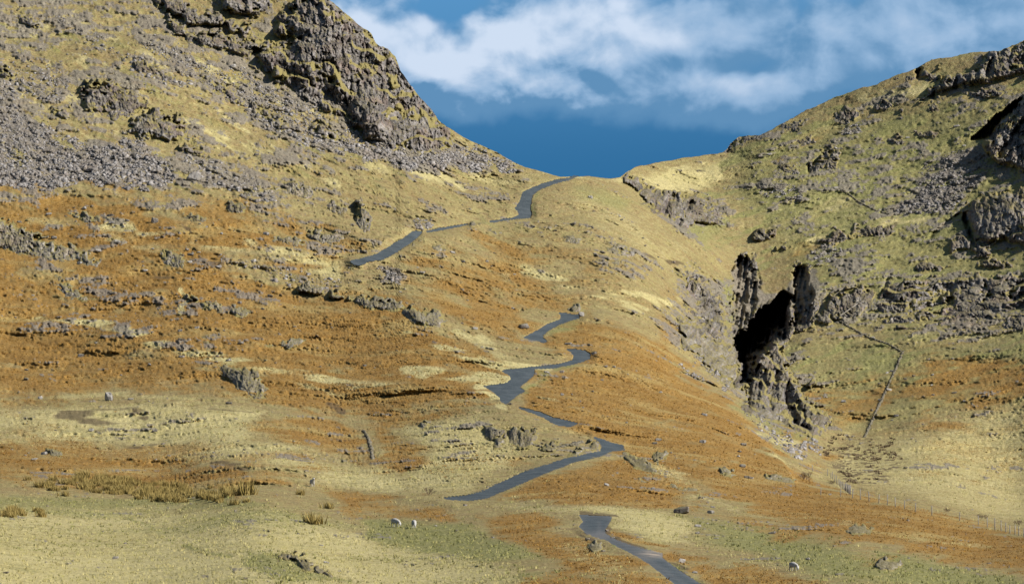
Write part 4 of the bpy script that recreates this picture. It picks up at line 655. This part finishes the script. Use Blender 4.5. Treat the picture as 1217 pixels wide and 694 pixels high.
for a in [(811, 610, 21, 'largest boulder, dark on its left side, in the grass right of the near road end', False, None, 1, 11), (129, 476, 10, 'upright grey boulder standing at the edge of the bracken on the left', True, None, 1, 14), (231, 214, 18, 'big pale tilted boulder at the bottom corner of the left scree', True, None, 1, 12), (184, 265, 9, 'stubby grey boulder above the pale grass band on the left', False, None, 1, 9),
    (675, 409, 9, 'flat white topped boulder in the green patch inside the upper hairpin', True, None, .5), (706, 421, 7, 'dark boulder at the outer edge of the second hairpin', False, None), (623, 390, 13, 'grey boulder just above the road at the upper hairpin', False, None, .8), (691, 376, 7, 'pale boulder at the tip of the upper hairpin', True, None, 1, 9), (702, 236, 7, 'lone pale boulder on the grass right of the pass road', True, None, 1, 4.5),
    (721, 577, 6, 'pale boulder alone in bracken below the lower road', True, None), (137, 664, 8, 'grey boulder in the straw field at the bottom left', True, None, .8), (7, 681, 8, 'grey stone near the bottom left corner', False, None, .7), (845, 610, 9, 'pale boulder right of the largest boulder', True, None, .8), (847, 603, 5, 'smaller pale stone above the pale boulder right of the largest one', True, None, .8),
    (829, 626, 8, 'upper of two pale stones in the grass below the largest boulder', True, None, .8), (829, 634, 6, 'lower of two pale stones in the grass below the largest boulder', True, None, .8), (851, 640, 6, 'flat pale stone in the green grass right of the near road', True, None, .6), (920, 653, 4, 'small white stone in the grass above the sheep on the right', True, None, .5), (960, 665, 6, 'dark and pale stone right of the sheep on the right', False, None), (918, 634, 10, 'low grey stone at the foot of the bracken on the right', False, None, .6),
    (810, 668, 10, 'rough boulder by the right verge of the near road', True, None, .9), (826, 681, 8, 'second boulder along the right verge nearer the camera', True, None, .8), (776, 581, 5, 'small dark stone under the pale outcrop', False, None), (668, 443, 6, 'dark stone on the slope below the second hairpin', False, None), (668, 470, 5, 'dark stone on the pale streak right of the third hairpin', False, None), (606, 481, 5, 'dark stone at the lower lip of the third hairpin', False, None),
    (388, 669, 7, 'pale stone low in the field below the green hummock', True, None, .7), (292, 688, 6, 'grey stone at the bottom edge left of centre', False, None, .7), (48, 474, 6, 'pale stone on bracken at the upper left of the dark bank', True, None), (155, 475, 7, 'low pale stone right of the upright boulder', True, None, .6), (272, 480, 8, 'grey stone in bracken under the dark wedge of rock', False, None, .7), (41, 546, 8, 'pair like pale stone on brown turf at the left', True, None, .6), (518, 625, 3.5, 'small white stone right of the two sheep', True, None, .7),
    (382, 648, 5, 'small white stone in green moss left of the field centre', True, None, .6), (903, 411, 6, 'pale stone at the lower edge of the black ravine shade', True, None), (885, 447, 11, 'pale block of rock on the floor of the ravine', True, None, 1.2), (873, 393, 8, 'grey block at the left lip of the ravine', False, None), (1037, 402, 6, 'pale stone beside the upper wall', True, None, .7), (698, 641, 6, 'dark stone nearest the road on the left of its near bend', False, None, .8), (704, 648, 7, 'broad dark stone below the road on the left of its near bend', False, None, .7), (713, 647, 5, 'small upright stone beside the road on the left of its near bend', False, None, 1.1), (717, 655, 6, 'low stone furthest right below the near road bend', False, None, .6), (721, 631, 5, 'dark stone on the right verge of the near road bend', False), (728, 640, 6, 'second dark stone on the right verge of the near road bend', False, None, .8)]: boulder(*a)
ZN = [([(0,240),(120,250),(330,280),(300,330),(100,320),(0,300)], 52, 'grey boulder scattered on the rusty slope under the left scree', 'boulders under the left scree'), ([(0,330),(200,340),(420,360),(470,440),(300,440),(0,455)], 44, 'small grey boulder lying in the wide orange bracken on the left', 'boulders in the left bracken'), ([(480,300),(600,290),(640,360),(560,400),(470,360)], 18, 'small boulder on the slope between the middle road and the upper hairpin', 'boulders between the roads'),
    ([(640,440),(760,420),(900,540),(1000,590),(820,570),(700,500)], 26, 'small boulder in the orange bracken right of the hairpins', 'boulders in the right bracken'), ([(930,420),(1060,430),(1200,420),(1200,500),(1040,520),(980,510)], 26, 'small stone block in the brown turf right of the ravine', 'boulders right of the ravine'), ([(0,60),(200,20),(360,120),(420,200),(240,200),(100,90)], 40, 'grey boulder on the steep grass of the left fell', 'boulders high on the left fell'),
    ([(650,230),(760,250),(820,320),(740,340),(660,290)], 14, 'small boulder on the grassy slope below the pass', 'boulders below the pass'), ([(900,180),(1150,120),(1200,200),(1000,260),(930,250)], 30, 'grey boulder on the green slope of the right fell', 'boulders on the right fell'), ([(20,490),(300,490),(420,540),(300,560),(20,540)], 14, 'small boulder on the brown and straw slope behind the field', 'boulders behind the field')]
LM = [(35,295,'the long jagged outcrop'), (80,345,'the slim dark outcrop'), (207,308,'the blocky outcrop beside bare peat'), (290,453,'the dark rock wedge'), (258,365,'the long low outcrop'), (220,409,'the thin rock line'), (129,472,'the upright boulder'), (231,214,'the big tilted boulder'),
    (102,260,'the strung out rocks'), (234,262,'the flat rocks'), (281,248,'the small rock knot'), (346,289,'the row of dark rocks'), (402,249,'the high dark outcrop'), (430,262,'the upright outcrop'), (370,344,'the dark tuft of rock'), (452,361,'the long grey outcrop'), (505,377,'the grass topped outcrop'), (347,407,'the low line of rocks'),
    (522,299,'the dark rounded rock'), (655,385,'the upper hairpin'), (690,424,'the second hairpin'), (605,460,'the third hairpin'), (600,517,'the ribbed outcrops'), (728,535,'the lower road bend'), (765,552,'the slanting outcrop'), (810,582,'the long pale ended rock'), (865,562,'the grey rock patch'), (926,569,'the thin rock line by the valley'),
    (1008,372,'the pale rail'), (1050,470,'the straight stone wall'), (1073,418,'the corner of the wall'), (925,470,'the sunlit ravine buttress'), (1155,384,'the dark rocks under the slabs'), (985,184,'the reddish crag'), (1067,169,'the rounded turf crag'), (977,201,'the square cut crag'), (1110,215,'the right scree'), (135,118,'the pinkish crag'), (195,152,'the darker crag'),
    (296,95,'the yellow grass streak'), (370,120,'the great cliff'), (30,25,'the top left rock step'), (60,180,'the left scree'), (622,240,'the pass road'), (702,236,'the lone pale boulder'), (460,295,'the middle road'), (680,287,'the low rocks below the pass'), (735,302,'the broken rocks below the pass'), (1130,103,'the long ribbed crag'), (908,281,'the bristly outcrop'),
    (300,530,'the bracken patch behind the field'), (140,505,'the dark eroded bank'), (20,440,'the left edge bracken'), (1180,450,'the brown turf at the right edge'), (560,340,'the slope above the upper hairpin'), (700,470,'the pale streak right of the hairpins'), (820,500,'the bracken by the beck'), (400,180,'the scree under the cliff'), (140,40,'the grassy top left slope')]
def near_label(x, y, sz, pale):
    d, (lx, ly, ph) = min(((math.hypot(x - q_[0], (y - q_[1]) * 1.4), q_) for q_ in LM), key=lambda z: z[0]); dx, dy = x - lx, (y - ly) * 1.4
    o8 = ['right of', 'below and right of', 'below', 'below and left of', 'left of', 'above and left of', 'above', 'above and right of'][int(((math.degrees(math.atan2(dy, dx)) + 382.5) % 360) // 45)]
    return f"{'larger' if sz > 5.5 else 'small' if sz > 4 else 'tiny'} {'pale' if pale else 'grey'} boulder {'close ' if d < 16 else 'well ' if d > 42 else ''}{o8} {ph}"
rb = random.Random(5); seen = set()
for poly, n, lb, gp in ZN:
    a, b = rnd_in(poly, n * 4, rb.randint(0, 9999), 2)
    for x, y in list(zip(a, b))[:n]:
        sz_ = 3.2 + 5.5 * rb.random() ** 2.2; pl = rb.random() < .4; lb_ = near_label(x, y, sz_, pl)
        if lb_ in seen: continue
        seen.add(lb_); boulder(x, y, sz_, lb_, pl, gp, .85)

# ------------------------------------------------------------------ tufts of grass, bracken and rushes
def tuft_arrays(pts, hgt, wid, nbl, seed, lean=.5, spread=.8):
    """clumps of narrow triangular blades"""
    r = np.random.default_rng(seed); n = len(pts); N = n * nbl; c_ = np.repeat(pts, nbl, 0); hh = np.repeat(hgt, nbl) * (.6 + .6 * r.random(N)); a = r.random(N) * 6.283
    rr = np.repeat(hgt, nbl) * spread * r.random(N) * .6; base = c_ + np.stack([np.cos(a) * rr, np.sin(a) * rr, -.05 + 0 * a], -1); b_ = r.random(N) * 6.283; wd = wid * (.6 + .8 * r.random(N)) * np.repeat(hgt, nbl)
    e = np.stack([np.cos(b_), np.sin(b_), 0 * b_], -1) * wd[:, None]; tip = base + np.stack([np.cos(a) * hh * lean * r.random(N), np.sin(a) * hh * lean * r.random(N), hh], -1)
    return np.stack([base - e, base + e, tip], 1).reshape(-1, 3), np.arange(N * 3).reshape(-1, 3)
def sow(n, seed, mask_grid, lo, box):
    r = np.random.default_rng(seed); a = r.uniform(box[0], box[1], n); b = r.uniform(box[2], box[3], n); k = (b > vsky(a) + 2) & (r.random(n) < np.clip((bil(mask_grid, a, b) - lo) * 1.6, 0, 1)) & (bil(RD.reshape(shp), a, b) < -1.5)
    return a[k], b[k]
brg = br.reshape(shp); stg = st.reshape(shp); grg = gr.reshape(shp); rockg = np.clip(stmask + scr + pe, 0, 1).reshape(shp)
a, b = sow(200000, 61, brg * (1 - rockg), .3, (-60, 1280, 220, 722)); vv, ff = tuft_arrays(ground(a, b), .08 + .12 * np.random.default_rng(1).random(len(a)), .34, 4, 62, 1.4, 2.4)
tag(mesh_obj('bracken', vv, ff, M_BRK), 'dead orange bracken covering the slopes', 'bracken', kind='stuff')
a, b = sow(30000, 63, np.clip(stg + .25 * (1 - brg), 0, 1) * (1 - rockg), .15, (-60, 1280, 470, 722)); vv, ff = tuft_arrays(ground(a, b), .14 + .16 * np.random.default_rng(2).random(len(a)), .13, 6, 64, .8, 1.1)
tag(mesh_obj('dry_grass', vv, ff, M_TUFT), 'tufts of pale dry grass in the field and on the lower slopes', 'grass', kind='stuff')
a, b = sow(16000, 65, grg, .2, (-60, 1280, 570, 722)); vv, ff = tuft_arrays(ground(a, b), .16 + .14 * np.random.default_rng(3).random(len(a)), .22, 5, 66, .8, 1.1)
tag(mesh_obj('green_grass', vv, ff, M_GREENT), 'short green grass in the damp parts of the field', 'grass', kind='stuff')
M_HEATH = plain('heather', (.085, .062, .038), (.19, .14, .08), 2)
hx, hy = rnd_in([(978,522),(1000,514),(1040,514),(1072,528),(1078,548),(1050,570),(1015,580),(990,552)], 420, 77, 9); kx = fbm(uvp(hx, hy, 9.), 2, 66) > .16; hx, hy = hx[kx], hy[kx]
vv, ff = tuft_arrays(ground(hx, hy), .2 + .24 * np.random.default_rng(4).random(len(hx)), .3, 14, 67, .9, 1.1)
tag(mesh_obj('heather', vv, ff, M_HEATH), 'dark clumps of heather on the pale valley floor right of the beck', 'heather', kind='stuff')
def rush_mesh(seed):
    r = np.random.default_rng(seed); vv, ff = tuft_arrays(np.array([(0., 0., 0.)] * 10) + np.concatenate([r.normal(size=(10, 2)) * .28, np.zeros((10, 1))], 1), np.full(10, .95), .05, 14, seed, .55, .45)
    o = mesh_obj('rush_clump', vv, ff, M_RUSH); me = o.data; bpy.data.objects.remove(o); return me
RM = [rush_mesh(700 + k) for k in range(5)]
def rush(px, py, s_, label, group):
    o = bpy.data.objects.new('rush_clump', random.choice(RM)); COL.objects.link(o); o.location = ground([px], [py])[0]; o.rotation_euler = (0, 0, random.uniform(0, 6.28)); o.scale = (s_, s_, s_ * random.uniform(.7, 1.)); tag(o, label, 'rushes', group)
BAND = ['left end', 'left part', 'middle', 'right part', 'right end']
for k in range(150):
    x = random.triangular(10, 312, 170); dy = random.uniform(-9, 10); y = 577 + (x - 10) * .05 + dy - (6 if 80 < x < 160 else 0); sc__ = random.uniform(.55, 1.1)
    rush(x, y, sc__, f"{'tall' if sc__ > .92 else 'middling' if sc__ > .72 else 'short'} rush clump on the {'far' if dy < -3 else 'near' if dy > 4 else 'inner'} side of the rush band, {BAND[min(4, int((x - 10) / 60.5))]}", 'rushes along the field edge')
for k in range(14): rush(random.uniform(-5, 50), 611 + random.uniform(-4, 4), random.uniform(.6, 1.0), 'low rush clump near the left edge below the long rush band', 'rushes at the left edge')
rush(371, 622, 1.5, 'lone bushy rush clump in the grass left of the two sheep', None); rush(389, 604, .9, 'rush clump in the bracken above the lone bushy clump', None); rush(357, 588, .8, 'small rush clump beside the far sheep', None); rush(292, 588, 1.9, 'largest rush clump at the right end of the rush band', None)

# ------------------------------------------------------------------ sheep
def sheep_body(graze):
    """one skin: barrel, neck, head and four jointed legs, grown with a skin modifier; faces +x"""
    V = []; E = []; Rr = []
    def add(p, r, prev=None):
        V.append(p); Rr.append(r if isinstance(r, tuple) else (r, r)); i = len(V) - 1
        if prev is not None: E.append((prev, i))
        return i
    pel = add((-.30, 0, .60), (.21, .23)); mid_ = add((0, 0, .585), (.24, .25), pel); sh = add((.30, 0, .60), (.19, .22), mid_); rump = add((-.46, 0, .58), (.13, .16), pel); add((-.54, 0, .47), .035, rump)
    if graze: nk = add((.50, 0, .50), (.11, .12), sh); hd = add((.63, 0, .30), (.075, .085), nk); mz = add((.69, 0, .16), (.05, .05), hd); add((.70, 0, .10), (.035, .035), mz)
    else: nk = add((.47, 0, .74), (.11, .12), sh); hd = add((.58, 0, .90), (.08, .085), nk); mz = add((.70, 0, .86), (.055, .05), hd); add((.76, 0, .83), (.038, .036), mz)
    for s_ in (-1, 1):
        k1 = add((.28, s_ * .12, .36), (.065, .075), sh); k2 = add((.29, s_ * .125, .20), .036, k1); k3 = add((.27, s_ * .125, .06), .028, k2); add((.29, s_ * .125, .0), .032, k3)
        k1 = add((-.30, s_ * .13, .40), (.085, .09), pel); k2 = add((-.40, s_ * .13, .23), .040, k1); k3 = add((-.37, s_ * .13, .07), .028, k2); add((-.35, s_ * .13, .0), .032, k3)
        add((hd_x(graze, 0), s_ * .15, hd_x(graze, 1)), .022, hd)
    me = bpy.data.meshes.new('s'); me.from_pydata(V, E, []); o = bpy.data.objects.new('s', me); COL.objects.link(o)
    sk = o.modifiers.new('k', 'SKIN'); 
    for i, q_ in enumerate(me.skin_vertices[0].data): q_.radius = Rr[i]; q_.use_root = (i == 0)
    sb = o.modifiers.new('b', 'SUBSURF'); sb.levels = 2
    dg = bpy.context.evaluated_depsgraph_get(); me2 = bpy.data.meshes.new_from_object(o.evaluated_get(dg)); bpy.data.objects.remove(o)
    r = random.Random(3)
    for q_ in me2.vertices:
        z = q_.co.z; wool = 1 if z > .33 and abs(q_.co.x) < .5 else 0; q_.co += q_.normal * (r.random() - .3) * .035 * wool
    me2.materials.clear(); me2.materials.append(M_WOOL); me2.materials.append(M_FACE)
    for p_ in me2.polygons: p_.use_smooth = True; p_.material_index = 1 if (p_.center.z < .30 or p_.center.x > (.56 if graze else .54)) else 0
    return me2
def hd_x(graze, k): return ((.60, .36) if graze else (.56, .95))[k]
SB = {True: sheep_body(True), False: sheep_body(False)}
def horn_mesh(s_):
    bm = bmesh.new(); prev = None
    for k in range(9):
        t_ = k / 8; an = t_ * 4.4; rr = .075 * (1 - .35 * t_); c_ = Vector((-.02 - .07 * math.sin(an) * 1, s_ * (.05 + .09 * t_), .06 * math.cos(an) - .01)); rad = .026 * (1 - .8 * t_)
        ring = [bm.verts.new(c_ + Vector((0, math.cos(q_) * rad, math.sin(q_) * rad))) for q_ in (0, 1.26, 2.51, 3.77, 5.03)]
        if prev:
            for i in range(5): bm.faces.new((prev[i], prev[(i + 1) % 5], ring[(i + 1) % 5], ring[i]))
        prev = ring
    me = bpy.data.meshes.new('horn'); bm.to_mesh(me); bm.free(); me.materials.append(M_HORN); return me
HM = {s_: horn_mesh(s_) for s_ in (-1, 1)}
def sheep(px, py, rz, sc_, graze, label, horns=True):
    o = bpy.data.objects.new('sheep', SB[graze]); COL.objects.link(o); o.location = ground([px], [py])[0]; o.rotation_euler = (0, 0, rz); o.scale = (sc_,) * 3; tag(o, label, 'sheep', 'sheep grazing on the fell')
    if horns:
        for s_ in (-1, 1):
            h_ = bpy.data.objects.new('horn', HM[s_]); COL.objects.link(h_); h_.parent = o; h_.location = (.62, 0, .36) if graze else (.56, 0, .97)
sheep(470, 626, math.radians(-48), 1.12, True, 'larger left sheep of the pair grazing on the green field patch')
sheep(492, 627, math.radians(-80), 1.0, True, 'right sheep of the pair grazing on the green field patch')
sheep(371, 578, math.radians(-70), 1.0, False, 'white sheep standing at the far edge of the field behind the lone rush clump')
sheep(943, 678, math.radians(-55), .95, True, 'sheep with a dark flank grazing by the bracken at the lower right')

# ------------------------------------------------------------------ walls, fence, rail
def along(pts, step_m):
    """points every step_m along a line on the ground"""
    dn = []
    for (x0, y0), (x1, y1) in zip(pts[:-1], pts[1:]):
        for k in range(60): dn.append((x0 + (x1 - x0) * k / 60, y0 + (y1 - y0) * k / 60))
    dn = np.array(dn + [pts[-1]]); g = ground(dn[:, 0], dn[:, 1]); g[:, 1] = np.convolve(np.pad(g[:, 1], 9, 'edge'), np.ones(19) / 19, 'valid')
    sgl = np.linalg.norm(np.diff(g, axis=0), axis=1); acc_ = np.concatenate([[0], np.cumsum(sgl)]); q_ = np.arange(0, acc_[-1], step_m)
    return np.stack([np.interp(q_, acc_, g[:, k]) for k in range(3)], -1)
def wall(pts, hgt, label, seed):
    root = bpy.data.objects.new('dry_stone_wall', None); COL.objects.link(root); tag(root, label, 'stone wall'); ln = along(pts, .38); root.location = ln[0]
    r = np.random.default_rng(seed); allp = []; sz = []
    for c_ in range(int(hgt / .24)):
        for off_ in (-.1, .1): j = ln + r.normal(size=ln.shape) * .05; j[:, 1] += off_; j[:, 2] += .05 + c_ * .24 - (r.random(len(j)) > .85) * .1; allp.append(j); sz.append(.24 + .16 * r.random(len(j)))
    vv, ff = stone_arrays(np.concatenate(allp) - ln[0], np.concatenate(sz), seed); tag(mesh_obj('stones', vv, ff, M_WALL, root), kind='stuff')
M_WALL = rock_mat('wall_stone', (.085, .075, .055), (.18, .16, .12), (.13, .115, .075), .1, .0)
wall([(997, 381), (1010, 389), (1024, 397), (1040, 404), (1056, 409), (1071, 418)], .3, 'dark stone wall curving down from the pale rail on the right', 81)
wall([(1073, 418), (1064, 440), (1052, 466), (1040, 492), (1027, 521)], .42, 'dark stone wall running straight down the slope at the right', 82)
wall([(1002, 226), (1020, 240), (1040, 250), (1060, 256)], .4, 'faint old wall slanting across the green slope of the right fell', 83)
wall([(432, 512), (438, 522), (441, 534), (443, 546)], .24, 'short dark wall end standing in the grass left of the ribbed knoll', 84)
wall([(628, 527), (650, 533), (675, 530), (692, 525)], .25, 'low tumbled wall between the ribbed knoll and the lower bend', 85)
def bar(a, b, w_, mat, name, parent):
    a, b = Vector(a), Vector(b); d = (b - a).normalized(); x = d.cross(Vector((0, 1, .01))).normalized() * w_ / 2; y = d.cross(x).normalized() * w_ / 2
    vs_ = [a - x - y, a + x - y, a + x + y, a - x + y, b - x * .9 - y * .9, b + x * .9 - y * .9, b + x * .9 + y * .9, b - x * .9 + y * .9]
    return mesh_obj(name, np.array([tuple(q_) for q_ in vs_]), np.array([(0,3,2,1),(4,5,6,7),(0,1,5,4),(1,2,6,5),(2,3,7,6),(3,0,4,7)]), mat, parent)
def fence(pts, gap, hgt, label):
    root = bpy.data.objects.new('wire_fence', None); COL.objects.link(root); tag(root, label, 'fence'); ln = along(pts, gap); o_ = ln[0].copy(); root.location = o_; ln = ln - o_; tops = []
    for p_ in ln: tp = p_ + np.array([random.uniform(-.08, .08), 0, hgt * random.uniform(.7, 1.1)]); tops.append(tp); bar(p_ - np.array([0, 0, .4]), tp, .10, M_WOOD, 'post', root)
    V__, F__ = [], []; k = 0
    for f_ in (.35, .65, .95):
        for i in range(len(ln) - 1):
            A = ln[i] * (1 - f_) + tops[i] * f_; Bq = ln[i + 1] * (1 - f_) + tops[i + 1] * f_; dz = np.array([0, 0, .006]); dy = np.array([0, .006, 0])
            V__ += [A - dz, A + dz, Bq + dz, Bq - dz, A - dy, A + dy, Bq + dy, Bq - dy]; F__ += [(k, k + 1, k + 2, k + 3), (k + 4, k + 5, k + 6, k + 7)]; k += 8
    mesh_obj('wire', np.array(V__), np.array(F__), M_WIRE, root)
fence([(975, 588), (1010, 591), (1050, 599), (1106, 612), (1153, 621), (1217, 638), (1260, 650)], 3.2, 1.15, 'post and wire fence along the edge of the bracken above the right valley')
fence([(966, 560), (985, 566), (1000, 580), (1012, 588)], 2.6, 1.1, 'short run of pale posts beside the bushes in the valley bottom')
root = bpy.data.objects.new('wooden_rail', None); COL.objects.link(root); tag(root, 'pale straight rail slanting up from the top of the stone wall on the right', 'rail'); g = ground([998, 1021], [380, 364]); root.location = g[0]; q_ = g - g[0]
bar(q_[0] + np.array([0, -1, .7]), q_[1] + np.array([0, -1, .7]), .16, M_WOOD, 'rail', root)
for f_ in (.05, .5, .95): pz = q_[0] * (1 - f_) + q_[1] * f_ + np.array([0, -1, 0]); bar(pz - np.array([0, 0, .5]), pz + np.array([0, 0, .8]), .14, M_WOOD, 'post', root)

# ------------------------------------------------------------------ bare shrubs
def shrub(px, py, wpx, hpx, label, seed, nst=7):
    r = random.Random(seed); pt = ground([px], [py])[0]; k = pt[1] / F; root = bpy.data.objects.new('bare_shrub', None); COL.objects.link(root); tag(root, label, 'shrub'); root.location = pt
    H = hpx * k; Wd = wpx * k / 2
    def tube(bm, a, b, r0, r1):
        d = (b - a).normalized(); x = d.orthogonal().normalized(); y = d.cross(x); A = [bm.verts.new(a + (x * math.cos(q_) + y * math.sin(q_)) * r0) for q_ in (0, 2.1, 4.2)]; Bq = [bm.verts.new(b + (x * math.cos(q_) + y * math.sin(q_)) * r1) for q_ in (0, 2.1, 4.2)]
        for i in range(3): bm.faces.new((A[i], A[(i + 1) % 3], Bq[(i + 1) % 3], Bq[i]))
    b1, b2 = bmesh.new(), bmesh.new()
    def grow(bm, a, d, ln, rad, dep):
        b = a + d * ln; tube(b1 if dep == 0 else b2, a, b, rad, rad * .65)
        if dep < 4:
            for _ in range(3 if dep < 3 else 4):
                nd = (d + Vector((r.gauss(0, .55) * Wd / H * 1.3, r.gauss(0, .5), r.gauss(.05, .35)))).normalized(); grow(bm, a + d * ln * r.uniform(.55, 1), nd, ln * r.uniform(.55, .8), rad * .6, dep + 1)
    for s_ in range(nst): grow(b1, Vector((r.uniform(-.5, .5) * Wd, r.uniform(-.3, .3) * Wd, -.2)), Vector((r.gauss(0, .35), r.gauss(0, .3), 1)).normalized(), H * .36, .016 + .009 * H, 0)
    for nm, bm in (('trunk', b1), ('crown', b2)):
        me = bpy.data.meshes.new(nm); bm.to_mesh(me); bm.free(); me.materials.append(M_BARK); o = bpy.data.objects.new(nm, me); COL.objects.link(o); o.parent = root
shrub(511, 588, 16, 15, 'small bare thorn bush at the left end of the lower road', 3, 5)
shrub(958, 571, 16, 16, 'reddish bare bush in the valley bottom beside the pale posts', 4, 7)
shrub(1168, 616, 26, 10, 'wide dark bare bush beyond the fence at the right', 5, 8); shrub(1210, 624, 16, 11, 'dark bare bush beyond the fence at the right edge', 6, 6); shrub(1128, 608, 12, 9, 'thin bare bush beyond the fence left of the wide dark one', 8, 5)
shrub(988, 575, 12, 9, 'low dark bush on the bank of the beck', 9, 5)
print('tris approx', sum(len(o.data.polygons) * 2 for o in sc.objects if o.type == 'MESH'), 'objects', len(sc.objects))
